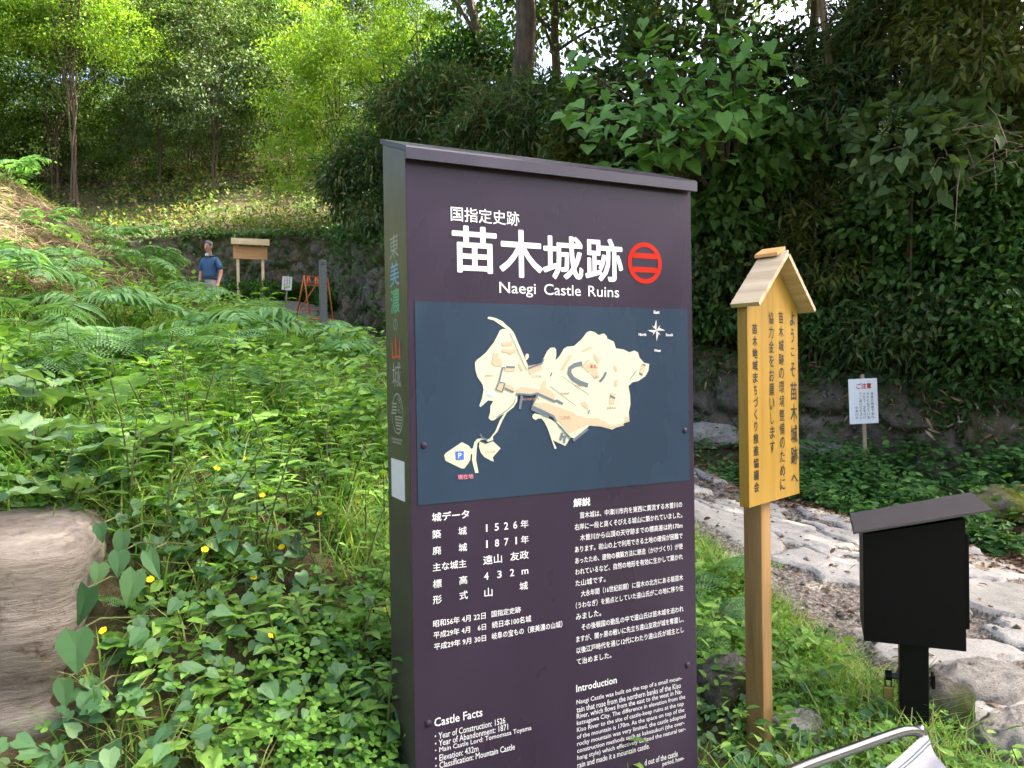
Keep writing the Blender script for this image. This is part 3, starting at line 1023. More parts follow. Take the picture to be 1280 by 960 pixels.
# ------------------------------------------------------------------ lettering
def text_mesh(s, spacing=1.0, line=1.0, align='LEFT', bold=0.0, res=2, rows=None):
    """the words as a flat mesh; bold = how far the strokes are thickened (in letter heights)"""
    cu = bpy.data.curves.new('txt', 'FONT')
    cu.body = s
    cu.size = 1.0
    cu.resolution_u = res
    cu.space_character = spacing
    cu.space_line = line
    cu.align_x = align
    ob = bpy.data.objects.new('txt', cu)
    COL.objects.link(ob)
    dg = bpy.context.evaluated_depsgraph_get()
    me = bpy.data.meshes.new_from_object(ob.evaluated_get(dg))
    bpy.data.objects.remove(ob)
    bpy.data.curves.remove(cu)
    if abs(bold) > 0.003:
        n = len(me.vertices)
        co = np.empty(n * 3, np.float32)
        me.vertices.foreach_get('co', co)
        co = co.reshape(-1, 3)
        lp = np.empty(len(me.loops), np.int32)
        me.loops.foreach_get('vertex_index', lp)
        tot = np.empty(len(me.polygons), np.int32)
        me.polygons.foreach_get('loop_total', tot)
        k = 8 if bold > 0.02 else 4
        sh = [(0.0, 0.0)] + [(bold * math.cos(2 * math.pi * (i + 0.5) / k), bold * math.sin(2 * math.pi * (i + 0.5) / k)) for i in range(k)]
        V = np.concatenate([co + np.array([[a, b, 0.004 * i]], np.float32) for i, (a, b) in enumerate(sh)])
        L = np.concatenate([lp + n * i for i in range(len(sh))])
        m2 = mesh_np('txt', V, L, np.tile(tot, len(sh)))
        bpy.data.meshes.remove(me)
        me = m2
    return me


def lettering(name, s, mat, parent, box, org=(0, 0, 0), right=(1, 0, 0), up=(0, 0, 1), **kw):
    """lays the words flat into box = (u0, v0, u1, v1), measured on the board in metres"""
    me = text_mesh(s, **kw)
    n = len(me.vertices)
    co = np.empty(n * 3, np.float32)
    me.vertices.foreach_get('co', co)
    co = co.reshape(-1, 3)
    lo, hi = co.min(0), co.max(0)
    u = box[0] + (co[:, 0] - lo[0]) / (hi[0] - lo[0]) * (box[2] - box[0])
    v = box[1] + (co[:, 1] - lo[1]) / (hi[1] - lo[1]) * (box[3] - box[1])
    out = np.cross(np.array(right, float), np.array(up, float))
    P = np.array(org)[None] + u[:, None] * np.array(right)[None] + v[:, None] * np.array(up)[None] + (co[:, 2:3] * 0.005) * out[None]
    me.vertices.foreach_set('co', P.astype(np.float32).ravel())
    me.update()
    me.name = name
    return new_obj(name, me, mat, parent)


def flat_polys(name, polys, mat, parent, y, z0, step=0.00012):
    """flat shapes (mm on the panel) as one mesh, each a hair in front of the one before"""
    import bmesh
    bm = bmesh.new()
    for i, poly in enumerate(polys):
        vs = [bm.verts.new((u / 1000, y - i * step, v / 1000 + z0)) for u, v in poly]
        es = [bm.edges.new((vs[k], vs[(k + 1) % len(vs)])) for k in range(len(vs))]
        bmesh.ops.triangle_fill(bm, use_beauty=True, use_dissolve=False, edges=es, normal=(0, -1, 0))
    me = bpy.data.meshes.new(name)
    bm.to_mesh(me)
    bm.free()
    return new_obj(name, me, mat, parent)


def ribbon(pts, w):
    p = np.array(pts, float)
    d = np.gradient(p, axis=0)
    d /= np.linalg.norm(d, axis=1, keepdims=True) + 1e-9
    n = np.stack([-d[:, 1], d[:, 0]], 1) * w / 2
    return [tuple(q) for q in p + n] + [tuple(q) for q in (p - n)[::-1]]


# ------------------------------------------------------------------ the big purple sign
SX, SY, SYAW, SW = -0.2384, 1.80, 0.4496, 0.8355
SZ = gz(0.1, 2.0) - 0.02
Zo = EYE - SZ
sign = thing('information_sign', 'tall dark purple information sign with a castle map and white lettering', 'sign', (SX, SY, SZ), SYAW)
pb = -1.24
MB().box(-0.0042, SW + 0.0042, 0.004, 0.0055, pb + Zo, 0.535 + Zo).build('panel', M['purple'], sign)
for x0, x1, nm in ((-0.0045, 0.0105, 'side_panel'), (SW - 0.0105, SW + 0.0045, 'side_panel')):
    b = MB()
    b.prism([(0.0058, 0), (0.188, 0), (0.188, 0.600 + Zo), (0.0058, 0.5355 + Zo)], (0, 1, 0), (0, 0, 1), (1, 0, 0), x0, x1)
    b.build(nm, M['bronze'], sign)
MB().box(0.012, SW - 0.012, 0.007, 0.186, pb + Zo, 0.545 + Zo).build('back_case', M['purple'], sign)
b = MB()
b.prism([(-0.020, 0.511), (-0.020, 0.5375), (-0.014, 0.543), (0.195, 0.617), (0.195, 0.604), (-0.008, 0.532), (-0.010, 0.511)], (0, 1, 0), (0, 0, 1), (1, 0, 0), -0.009, SW + 0.009)
for i, v in enumerate(b.v):
    b.v[i] = (v[0], v[1], v[2] + Zo)
b.build('cap', M['cap'], sign)
MB().box(0.03, SW - 0.03, 0.03, 0.15, -0.5, pb + Zo - 0.003).build('base', M['bronze'], sign)
band = MB().box(0.0125, SW - 0.0125, 0.0026, 0.006, -0.306 + Zo, 0.180 + Zo).build('map_panel', M['bandblue'], sign)
for u, v in ((0.029, -0.164), (0.029, -0.832), (SW - 0.028, -0.164), (SW - 0.028, -0.832)):
    MB().ball((u, 0.003, v + Zo), (0.0085, 0.005, 0.0085), 14, 8).build('bolt', M['purple'], sign, True)
MY = 0.0016
flat_polys('map_land', MAP_LAND, M['cream'], band, MY, Zo)
flat_polys('map_building', MAP_PEACH, M['peach'], band, MY - 0.0010, Zo, 0.00002)
flat_polys('map_pond', MAP_POND, M['pond'], band, MY - 0.0010, Zo)
flat_polys('map_wall', [ribbon(p, w * 0.8) for w, p in MAP_WALL], M['mapgrey'], band, MY - 0.0018, Zo, 0.00002)
pk = flat_polys('parking_mark', MAP_BLUE, M['pblue'], band, MY - 0.0010, Zo)
uu = [p[0] for p in MAP_BLUE[0]]
vv_ = [p[1] for p in MAP_BLUE[0]]
lettering('parking_letter', 'P', M['white'], pk, (min(uu) / 1000 + 0.007, min(vv_) / 1000 + 0.004 + Zo, max(uu) / 1000 - 0.006, max(vv_) / 1000 - 0.004 + Zo), (0, MY - 0.0016, 0), bold=0.01)
FT = 0.0012      # height of print above the panel


def sline(name, s, box, mat='white', y=0.0040 - 0.0012, **kw):
    return lettering(name, s, M[mat], sign, (box[0], box[1] + Zo, box[2], box[3] + Zo), (0, y, 0), **kw)


sline('subtitle_lettering', '国指定史跡', (0.1080, 0.3780, 0.294, 0.4140), bold=0.010)
for ch, u0, u1, v0, v1 in (('苗', 0.110, 0.2300, 0.2535, 0.3690), ('木', 0.2360, 0.3595, 0.2475, 0.3690), ('城', 0.3600, 0.4805, 0.2480, 0.3620), ('跡', 0.4865, 0.606, 0.2480, 0.3635)):
    sline('title_lettering', ch, (u0, v0, u1, v1), bold=0.021, res=3)
for s, u0, u1, v0 in (('Naegi', 0.2350, 0.3378, 0.1985), ('Castle', 0.3621, 0.4718, 0.2065), ('Ruins', 0.4946, 0.5922, 0.2065)):
    sline('english_title', s, (u0, v0, u1, 0.2350), bold=0.006, res=3)
# red emblem: a ring with two bars
b = MB()
ec, er0, er1, n = (0.6785, 0.3040 + Zo), 0.0440, 0.0570, 56
y = 0.0028
V, Fc = [], []
for k in range(n):
    a = 2 * math.pi * k / n
    for r in (er0, er1):
        V.append((ec[0] + r * math.cos(a), y, ec[1] + r * math.sin(a)))
for k in range(n):
    Fc.append((2 * k, 2 * k + 1, 2 * ((k + 1) % n) + 1, 2 * ((k + 1) % n)))
b.add(V, Fc)
for z in (0.0195, -0.0190):
    hw = math.sqrt(er0**2 - z * z) + 0.001
    b.add([(ec[0] - hw, y - 0.0002, ec[1] + z - 0.0075), (ec[0] + hw, y - 0.0002, ec[1] + z - 0.0075), (ec[0] + hw, y - 0.0002, ec[1] + z + 0.0075), (ec[0] - hw, y - 0.0002, ec[1] + z + 0.0075)], [(0, 1, 2, 3)])
b.build('emblem', M['red'], sign)
# compass rose
cu, cv_ = 0.7130, 0.1190 + Zo
w_, k_ = MB(), MB()
for i in range(4):
    a = i * math.pi / 2
    L = 0.030
    t = (cu + L * math.cos(a), cv_ + L * math.sin(a))
    for sgn, q in ((1, w_), (-1, k_)):
        s = (cu + 0.0105 * math.cos(a + sgn * math.pi / 4), cv_ + 0.0105 * math.sin(a + sgn * math.pi / 4))
        q.add([(cu, MY - 0.0003, cv_), (t[0], MY - 0.0003, t[1]), (s[0], MY - 0.0003, s[1])], [(0, 1, 2)])
    a += math.pi / 4
    t = (cu + 0.0195 * math.cos(a), cv_ + 0.0195 * math.sin(a))
    w_.add([(cu + 0.003 * math.cos(a + 1.6), MY, cv_ + 0.003 * math.sin(a + 1.6)), (t[0], MY, t[1]), (cu + 0.003 * math.cos(a - 1.6), MY, cv_ + 0.003 * math.sin(a - 1.6))], [(0, 1, 2)])
comp = w_.build('compass_rose', M['white'], band)
for (du, dv) in ((0, 0.040), (-0.045, -0.002), (0.042, -0.002), (0, -0.043)):
    k_.add([(cu + du - 0.002, MY, cv_ + dv - 0.004), (cu + du + 0.002, MY, cv_ + dv - 0.004), (cu + du, MY, cv_ + dv + 0.004)], [(0, 1, 2)])
k_.build('compass_shade', M['black'], band)


def mline(s, box, mat='white', **kw):
    return lettering('map_lettering', s, M[mat], band, (box[0], box[1] + Zo, box[2], box[3] + Zo), (0, MY - 0.0022, 0), **kw)


mline('East', (0.703, 0.165, 0.723, 0.174), bold=0.03)
mline('West', (0.703, 0.059, 0.725, 0.067), bold=0.03)
mline('North', (0.652, 0.103, 0.677, 0.111), bold=0.03)
mline('South', (0.743, 0.103, 0.768, 0.111), bold=0.03)
mline('現在地', (0.114, -0.252, 0.155, -0.240), 'pink', bold=0.02)
mline('二の丸', (0.400, -0.117, 0.433, -0.106), 'brownprint')
mline('三の丸', (0.320, -0.008, 0.350, 0.001), 'brownprint')
mline('本丸', (0.495, 0.015, 0.516, 0.026), 'red')
mline('大手門', (0.310, 0.022, 0.345, 0.028), 'brownprint')
mline('風吹門', (0.287, -0.064, 0.340, -0.058), 'brownprint')
mline('武器蔵', (0.405, -0.052, 0.432, -0.046), 'brownprint')
mline('天守', (0.510, -0.012, 0.524, -0.004), 'brownprint')
mline('笠置矢倉', (0.545, -0.095, 0.575, -0.088), 'brownprint')
mline('上竹公園', (0.186, -0.192, 0.214, -0.186), 'brownprint')
mline('不明門', (0.445, -0.033, 0.470, -0.027), 'brownprint')
mline('足軽長屋', (0.190, -0.002, 0.212, 0.003), 'brownprint')
# the data block
L_ = [('城データ', 0.0469, -0.3490, 0.1438, -0.3275, 0.022), ('築', 0.0470, -0.3900, 0.0692, -0.3690, 0.012), ('城', 0.1145, -0.3885, 0.1365, -0.3685, 0.012),
      ('廃', 0.0470, -0.4290, 0.0692, -0.4090, 0.012), ('城', 0.1145, -0.4290, 0.1365, -0.4090, 0.012), ('主な城主', 0.0468, -0.4690, 0.1345, -0.4490, 0.012),
      ('標', 0.0465, -0.5095, 0.0690, -0.4890, 0.012), ('高', 0.1145, -0.5095, 0.1360, -0.4890, 0.012), ('形', 0.0460, -0.5480, 0.0685, -0.5275, 0.012), ('式', 0.1147, -0.5470, 0.1363, -0.5260, 0.012),
      ('遠山', 0.1790, -0.4690, 0.2305, -0.4465, 0.012), ('友政', 0.2537, -0.4680, 0.3060, -0.4465, 0.012), ('山', 0.1810, -0.5495, 0.2030, -0.5275, 0.012), ('城', 0.2785, -0.5460, 0.3020, -0.5255, 0.012)]
for s, a, b_, c, d, bo in L_:
    sline('data_lettering', s, (a, b_, c, d), bold=bo)
for s, us, z0 in (('1526', (0.187, 0.2145, 0.2405, 0.266), -0.3875), ('1871', (0.187, 0.2145, 0.2405, 0.268), -0.4275)):
    for ch, u in zip(s, us):
        w = 0.0042 if ch == '1' else 0.0115
        sline('data_lettering', ch, (u - w / 2 + 0.003, z0, u + w / 2 + 0.003, z0 + 0.0185), bold=0.012)
    sline('data_lettering', '年', (0.2845, z0 - 0.001, 0.3063, z0 + 0.0195), bold=0.012)
for ch, u in zip('432', (0.187, 0.223, 0.258)):
    sline('data_lettering', ch, (u - 0.006, -0.5070, u + 0.006, -0.4885), bold=0.012)
sline('data_lettering', 'm', (0.285, -0.5065, 0.304, -0.4945), bold=0.012)
for s, a, b_, c, d in (('昭和56年 4月 22日', 0.0455, -0.6035, 0.1833, -0.5865), ('国指定史跡', 0.1994, -0.6025, 0.2809, -0.5865), ('平成29年 4月　6日', 0.0460, -0.6310, 0.1839, -0.6145),
                       ('続日本100名城', 0.2000, -0.6305, 0.3101, -0.6135), ('平成29年 9月 30日', 0.0465, -0.6590, 0.1834, -0.6425), ('岐阜の宝もの（東美濃の山城）', 0.1995, -0.6590, 0.4011, -0.6415)):
    sline('data_lettering', s, (a, b_, c, d), bold=0.012)
sline('heading_lettering', '解説', (0.4398, -0.3490, 0.4917, -0.3265), bold=0.03)
PARA = ['　苗木城は、中津川市内を東西に貫流する木曽川の', '右岸に一段と高くそびえる城山に築かれていました。', '　木曽川から山頂の天守跡までの標高差は約170m', 'あります。岩山の上で利用できる土地の確保が困難で',
        'あったため、建物の構築方法に懸造（かけづくり）が使', 'われているなど、自然の地形を有効に生かして築かれ', 'た山城です。', '　大永年間（16世紀前期）に苗木の北方にある植苗木', '（うわなぎ）を拠点としていた遠山氏がこの地に移り住', 'みました。',
        '　その後戦国の動乱の中で遠山氏は苗木城を追われ', 'ますが、関ヶ原の戦いに先立ち遠山友政が城を奪還し、', '以後江戸時代を通じ12代にわたり遠山氏が城主とし', 'て治めました。']
y1, y0 = -0.3635, -0.7655
pit = (y1 - y0 - 0.0165) / 13
for i, s in enumerate(PARA):
    u0, u1 = 0.4425, 0.795
    if s[0] == '　':
        u0 = 0.4590
    n_ = len(s.strip('　'))
    if n_ < 12:
        u1 = u0 + 0.0152 * n_ + 0.002
    z1 = y1 - i * pit
    sline('paragraph_lettering', s.strip('　'), (u0, z1 - 0.0170, u1, z1), bold=0.010)
sline('heading_lettering', 'Castle Facts', (0.0443, -0.8440, 0.1705, -0.8230), bold=0.014)
for i, (s, u1) in enumerate((('・Year of Construction: 1526', 0.2324), ('・Year of Abandonment: 1871', 0.240), ('・Main Castle Lord: Tomomasa Toyama', 0.306), ('・Elevation: 432m', 0.158), ('・Classification: Mountain Castle', 0.258))):
    z0 = -0.8722 - i * 0.0180
    sline('data_lettering', s, (0.0448, z0 - 0.003, u1, z0 + 0.0125), bold=0.005)
sline('heading_lettering', 'Introduction', (0.4401, -0.8375, 0.567, -0.8185), bold=0.016)
ENG = [('Naegi Castle was built on the top of a small moun-', .786), ('tain that rose from the northern banks of the Kiso', .782), ('River, which flows from the east to the west in Na-', .786), ('katsugawa City. The difference in elevation from the', .797),
       ('Kiso River to the site of castle-keep ruins at the top', .791), ('of the mountain is 170m. As the space on top of the', .793), ('rocky mountain was very limited, the castle adopted', .797), ('construction methods such as kakezukuri (the over-', .793),
       ('hang style) which effectively utilized the natural ter-', .797), ('rain and made it a mountain castle.', .672)]
for i, (s, u1) in enumerate(ENG):
    z0 = -0.8705 - i * 0.0184
    sline('paragraph_lettering', s, (0.4405, z0 - 0.003, u1, z0 + 0.0125), bold=0.004)
sline('paragraph_lettering', 'd out of the castle', (0.655, -1.0835, 0.768, -1.067), bold=0.008)
sline('paragraph_lettering', 'period, how-', (0.715, -1.103, 0.790, -1.0865), bold=0.008)
# print on the narrow left side
SIDE = dict(org=(-0.0052, 0, 0), right=(0, -1, 0), up=(0, 0, 1))


def side_line(name, s, box, mat, **kw):
    # box = depth of the left end, low, depth of the right end, high
    return lettering(name, s, M[mat], sign, (-box[0], box[1] + Zo, -box[2], box[3] + Zo), **SIDE, **kw)


for s, z1, z0, mt, l, r in (('東', 0.355, 0.295, 'sidegrey', 0.140, 0.066), ('美', 0.288, 0.226, 'sideblue', 0.140, 0.066), ('濃', 0.220, 0.158, 'sidegreen', 0.140, 0.064), ('の', 0.146, 0.115, 'sidegrey', 0.118, 0.084),
                            ('山', 0.102, 0.043, 'sidered', 0.135, 0.066), ('城', 0.037, -0.025, 'sidegrey', 0.135, 0.064)):
    side_line('side_lettering', s, (l, z0, r, z1), mt, bold=0.012 if mt != 'sidegrey' else 0.0)
b = MB()
c0 = (0.098, -0.0905)
V, Fc = [], []
for k in range(40):
    a = 2 * math.pi * k / 40
    for q in (0.93, 1.0):
        V.append((-0.0052, c0[0] - 0.047 * q * math.cos(a), c0[1] + Zo + 0.051 * q * math.sin(a)))
for k in range(40):
    Fc.append((2 * k, 2 * k + 1, 2 * ((k + 1) % 40) + 1, 2 * ((k + 1) % 40)))
b.add(V, Fc)
rr = random.Random(4)


def sq(d0, d1, z0, z1):
    b.add([(-0.0052, d0, z0 + Zo), (-0.0052, d1, z0 + Zo), (-0.0052, d1, z1 + Zo), (-0.0052, d0, z1 + Zo)], [(0, 1, 2, 3)])


for z in (-0.068, -0.076, -0.084, -0.092):
    sq(0.100 + rr.random() * 0.01, 0.140 + rr.random() * 0.012, z, z + 0.004)
for i in range(46):
    d, z = 0.055 + rr.random() * 0.036, -0.048 - rr.random() * 0.042
    if ((d - 0.098) / 0.045)**2 + ((z + 0.0905) / 0.049)**2 < 1:
        sq(d, d + 0.004, z, z + 0.003)
for z in (-0.100, -0.107, -0.115, -0.122, -0.130):
    h = 0.040 * math.sqrt(max(0.05, 1 - ((z + 0.0905) / 0.049)**2))
    sq(0.098 - h, 0.098 + h * 0.5, z, z + 0.0035)
b.build('round_mark', M['sidegrey'], sign)
b = MB()
for z, a in ((-0.1575, 0.0), (-0.1655, 0.008)):
    for q in range(12):
        sq(0.150 - a - q * (0.090 - 2 * a) / 12, 0.150 - a - (q + 0.7) * (0.090 - 2 * a) / 12, z, z + 0.005)
b.build('fine_print', M['sidegrey'], sign)
MB().box(-0.0056, -0.0042, 0.050, 0.157, -0.303 + Zo, -0.206 + Zo).build('sticker', M['white'], sign)

# ------------------------------------------------------------------ the yellow wooden sign
YYAW = R(46)
YW = 0.405
ox, oy, oz = at(936.8, 634.7, 2.6)
yg = gz(ox + 0.1, oy + 0.2) - 0.05
yel = thing('wooden_sign', 'yellow wooden sign board with a small gabled roof and black brush lettering', 'sign', (ox, oy, yg), YYAW)
zb = oz - yg
HB = 0.700
AP = 0.170
b = MB()
T_ = 0.036
b.prism([(0, 0), (YW, 0), (YW, HB), (YW / 2, HB + AP), (0, HB)], (1, 0, 0), (0, 0, 1), (0, 1, 0), 0, T_)
for i, v in enumerate(b.v):
    b.v[i] = (v[0], v[1], v[2] + zb)
b.build('board', M['yellowwood'], yel)
MB().box(YW / 2 - 0.037, YW / 2 + 0.037, T_ + 0.0015, T_ + 0.0715, -0.2, zb + HB - 0.06, 0.003).build('post', M['postwood'], yel)
# two roof boards, square to the gable
sl = math.atan2(AP, YW / 2)
for sgn in (-1, 1):
    b = MB()
    over = 0.026
    L = (YW / 2) / math.cos(sl) + over
    th = 0.016
    prof = [(0 if sgn > 0 else -0.004, 0.004), (L, 0.004), (L, 0.004 + th), (0 if sgn > 0 else -0.018, 0.004 + th)]
    ca, sa = math.cos(sl), math.sin(sl)
    pr = [(YW / 2 + sgn * (p * ca + q * sa), zb + HB + AP - p * sa + q * ca) for p, q in prof]
    if sgn < 0:
        pr = pr[::-1]
    b.prism(pr, (1, 0, 0), (0, 0, 1), (0, 1, 0), -0.058, 0.046)
    b.build('roof_board', M['palewood'], yel)
b = MB()
ca, sa = math.cos(sl), math.sin(sl)
pr = [(0.035, 0.022), (0.035, 0.034), (-0.052, 0.062), (-0.056, 0.050)]
pr = [(YW / 2 - p * 0.75 - 0.012, zb + HB + AP + q - 0.016) for p, q in pr]
b.prism(pr, (1, 0, 0), (0, 0, 1), (0, 1, 0), -0.034, 0.052)
b.build('ridge_board', M['orangewood'], yel)


def vert(s):
    return '\n'.join(s)


def ycol(s, u0, u1, v0, v1, bold=0.0, line=1.0):
    """a vertical column of characters, each drawn at its own place"""
    n = len(s)
    ph = (v1 - v0) / n
    for i, ch in enumerate(s):
        if ch in '　 ':
            continue
        zt = v1 - i * ph
        k = 0.84
        a, b_ = u0, u1
        h0, h1 = zt - ph * k, zt
        if ch in 'こ丶ゝ':
            h0, h1 = zt - ph * 0.62, zt - ph * 0.15
            a, b_ = u0 + (u1 - u0) * 0.15, u1 - (u1 - u0) * 0.15
        elif ch in 'うしりけくち':
            a, b_ = u0 + (u1 - u0) * 0.18, u1 - (u1 - u0) * 0.18
        elif ch == 'へ':
            h0, h1 = zt - ph * 0.68, zt - ph * 0.3
        lettering('lettering', ch, M['black'], yel, (a, h0 + zb, b_, h1 + zb), (0, -0.0012, 0), bold=bold)
ycol('ようこそ', 0.336, 0.378, 0.435, 0.690, 0.012)
ycol('苗木城跡へ', 0.334, 0.391, 0.020, 0.425, 0.016)
ycol('苗木城跡の環境整備のために', 0.240, 0.281, 0.022, 0.684, 0.008)
ycol('協力金をお願いします', 0.160, 0.199, 0.165, 0.680, 0.008)
ycol('苗木地域まちづくり推進協議会', 0.034, 0.072, 0.040, 0.632, 0.022)

# ------------------------------------------------------------------ the black box on a post
bx, by, _ = at(1080, 800, 2.78)
BYAW = R(-22)
bg_ = gz(bx + 0.2, by - 0.1) - 0.05
box = thing('donation_box', 'plain black metal box with a slanted roof on a thick post', 'donation box', (bx, by, bg_), BYAW)
zc = EYE - bg_


def loc_uv(px, py, org, yaw):
    r = ray(px, py)
    n = np.array([-math.sin(yaw), math.cos(yaw)])
    t = (org[0] * n[0] + org[1] * n[1]) / (r[0] * n[0] + r[1] * n[1])
    p = r * t
    return ((p[0] - org[0]) * math.cos(yaw) + (p[1] - org[1]) * math.sin(yaw), p[2])


q = {k: loc_uv(*p, (bx, by), BYAW) for k, p in dict(tl=(1080, 668), tr=(1204, 649), br=(1208, 816), bl=(1080, 801), rl=(1066, 669), rr=(1238, 641), pl=(1126, 808), pr=(1162, 812), b1=(1112, 853)).items()}
b = MB()
BD = 0.30
b.prism([(0, q['bl'][1]), (q['br'][0], q['bl'][1]), (q['br'][0], q['tr'][1]), (0, q['tl'][1])], (1, 0, 0), (0, 0, 1), (0, 1, 0), 0, BD)
for i, v in enumerate(b.v):
    b.v[i] = (v[0], v[1], v[2] + zc)
b.build('box', M['blackmetal'], box)
MB().box(q['br'][0] + 0.0015, q['br'][0] + 0.013, 0.012, BD - 0.012, q['bl'][1] + zc + 0.075, q['tr'][1] + zc - 0.055, 0.002).build('door', M['blackmetal'], box)
b = MB()
s_ = (q['rr'][1] - q['rl'][1]) / (q['rr'][0] - q['rl'][0])
x0, x1 = q['rl'][0], q['rr'][0]
z0 = q['rl'][1] + zc + 0.012
b.prism([(x0, z0), (x1, z0 + s_ * (x1 - x0)), (x1 - 0.001, z0 + s_ * (x1 - x0) + 0.008), (x0 + 0.004, z0 + 0.008)], (1, 0, 0), (0, 0, 1), (0, 1, 0), -0.045, BD + 0.05)
b.build('roof', M['greyroof'], box)
pl, pr = q['pl'][0], q['pr'][0]
pw = pr - pl
MB().box(pl, pr, 0.02, 0.02 + pw, -0.2, q['bl'][1] + zc - 0.002, 0.004).build('post', M['blackmetal'], box)
zl = q['b1'][1] + zc
bolt = MB().tube([(pl - 0.045, 0.07, zl), (pr + 0.02, 0.07, zl)], 0.011, 10).build('bolt', M['greyroof'], box)
MB().tube([(pl - 0.047, 0.07, zl), (pl - 0.025, 0.07, zl)], 0.019, 8).build('bolt_head', M['blackmetal'], bolt)
MB().box(pr + 0.012, pr + 0.024, 0.05, 0.09, zl - 0.025, zl + 0.025, 0.003).build('bolt_head', M['blackmetal'], bolt)
lock = MB().box(pl - 0.055, pl - 0.020, 0.058, 0.076, zl - 0.085, zl - 0.040, 0.004).build('padlock', M['brass'], box)
MB().tube([(pl - 0.048, 0.067, zl - 0.042), (pl - 0.048, 0.067, zl - 0.012), (pl - 0.037, 0.067, zl + 0.014), (pl - 0.027, 0.067, zl - 0.012), (pl - 0.027, 0.067, zl - 0.042)], 0.0035, 6).build('shackle', M['steel'], lock)

# ------------------------------------------------------------------ white notice at the right
def notice(name, label, corners, y, yaw, words, post_to, thick=0.006, board='whiteboard', tilt=0.0):
    (px0, py0), (px1, py1) = corners
    X0, Y0, Z1 = at(px0, py0, y)
    gx = gz(X0 + 0.15, Y0)
    t = thing(name, label, 'notice', (X0, Y0, gx), yaw)
    w, zt = loc_uv(px1, py0, (X0, Y0), yaw)
    _, zbm = loc_uv((px0 + px1) / 2, py1, (X0, Y0), yaw)
    zt, zbm = Z1 - gx, zbm + EYE - gx
    bo = MB().box(0, w, 0, thick, zbm, zt, 0.0015).build('board', M[board], t)
    MB().box(w * 0.46, w * 0.46 + 0.035, thick + 0.002, thick + 0.022, -0.25, zt + 0.04, 0.002).build('stake', M['stake'], t)
    words(t, w, zbm, zt)
    return t


def words_right(t, w, z0, z1):
    h = z1 - z0
    lettering('heading_lettering', 'ご注意', M['red'], t, (w * 0.27, z1 - h * 0.225, w * 0.79, z1 - h * 0.10), (0, -0.001, 0), bold=0.03)
    cols = [('落葉の時期で滑り', 0.80), ('やすくなっていま', 0.655), ('すので、足を付け', 0.525), ('てご通行ください', 0.395), ('中津川市', 0.245)]
    for s, cu in cols:
        n_ = len(s)
        ph = h * 0.60 / 8
        top = z1 - h * 0.31 - (8 - n_) * ph
        for i, ch in enumerate(s):
            if ch == '、':
                lettering('lettering', ch, M['black'], t, (w * (cu + 0.03), top - i * ph - ph * 0.35, w * (cu + 0.055), top - i * ph - ph * 0.1), (0, -0.001, 0))
                continue
            lettering('lettering', ch, M['black'], t, (w * (cu - 0.045), top - i * ph - ph * 0.84, w * (cu + 0.045), top - i * ph), (0, -0.001, 0), bold=0.006)


nt_ = notice('notice', 'white notice board with a red heading on a stake by the low boulder wall', ((1064, 474), (1100, 530)), 7.3, R(4), words_right, 575)
nt_.rotation_euler = (0, R(-1.6), R(4))


def words_back(t, w, z0, z1):
    b = MB()
    r_ = random.Random(3)
    for cu in (0.28, 0.52, 0.76):
        z = z1 - 0.10 * (z1 - z0)
        while z > z0 + 0.12 * (z1 - z0):
            hh = (0.03 + 0.03 * r_.random()) * (z1 - z0)
            b.add([(w * cu - 0.012, -0.001, z - hh), (w * cu + 0.010, -0.001, z - hh), (w * cu + 0.010, -0.001, z), (w * cu - 0.012, -0.001, z)], [(0, 1, 2, 3)])
            z -= hh + (0.025 + 0.06 * r_.random()) * (z1 - z0)
    b.build('lettering', M['black'], t)


nb = notice('notice', 'small off white notice tilted on a stake, between the roofed board and the orange barrier', ((349, 345), (361.5, 362)), 17.0, R(6), words_back, 372, board='oldboard')
nb.rotation_euler = (0, R(5), R(6))

# ------------------------------------------------------------------ roofed notice board at the back
X0, Y0, Z0 = at(291.5, 323, 18.4)
NYAW = R(22)
g0 = gz(X0 + 0.4, Y0 + 0.2) - 0.05
nbd = thing('notice_board', 'pale wooden notice board with a small roof on two legs behind the man', 'notice board', (X0, Y0, g0), NYAW)
bw, ztop_ = loc_uv(334, 310, (X0, Y0), NYAW)
z0 = Z0 - g0
z1 = ztop_ + EYE - g0 + 0.03
b = MB()
for k in range(3):
    b.box(0, bw, 0, 0.03, z0 + k * (z1 - z0) / 3 + 0.001, z0 + (k + 1) * (z1 - z0) / 3 - 0.001, 0.002)
b.build('board', M['orangewood'], nbd)
for u in (bw * 0.135, bw * 0.865):
    MB().box(u - 0.032, u + 0.032, 0.034, 0.098, -0.3, z1 + 0.02, 0.003).build('leg', M['creamwood'], nbd)
b = MB()
b.prism([(-0.16, z1 + 0.005), (-0.16, z1 + 0.155), (0.02, z1 + 0.185), (0.22, z1 + 0.10), (0.22, z1 + 0.075), (0.02, z1 + 0.15), (-0.135, z1 + 0.13), (-0.135, z1 + 0.005)], (0, 1, 0), (0, 0, 1), (1, 0, 0), -0.045, bw + 0.045)
b.build('roof', M['creamwood'], nbd)

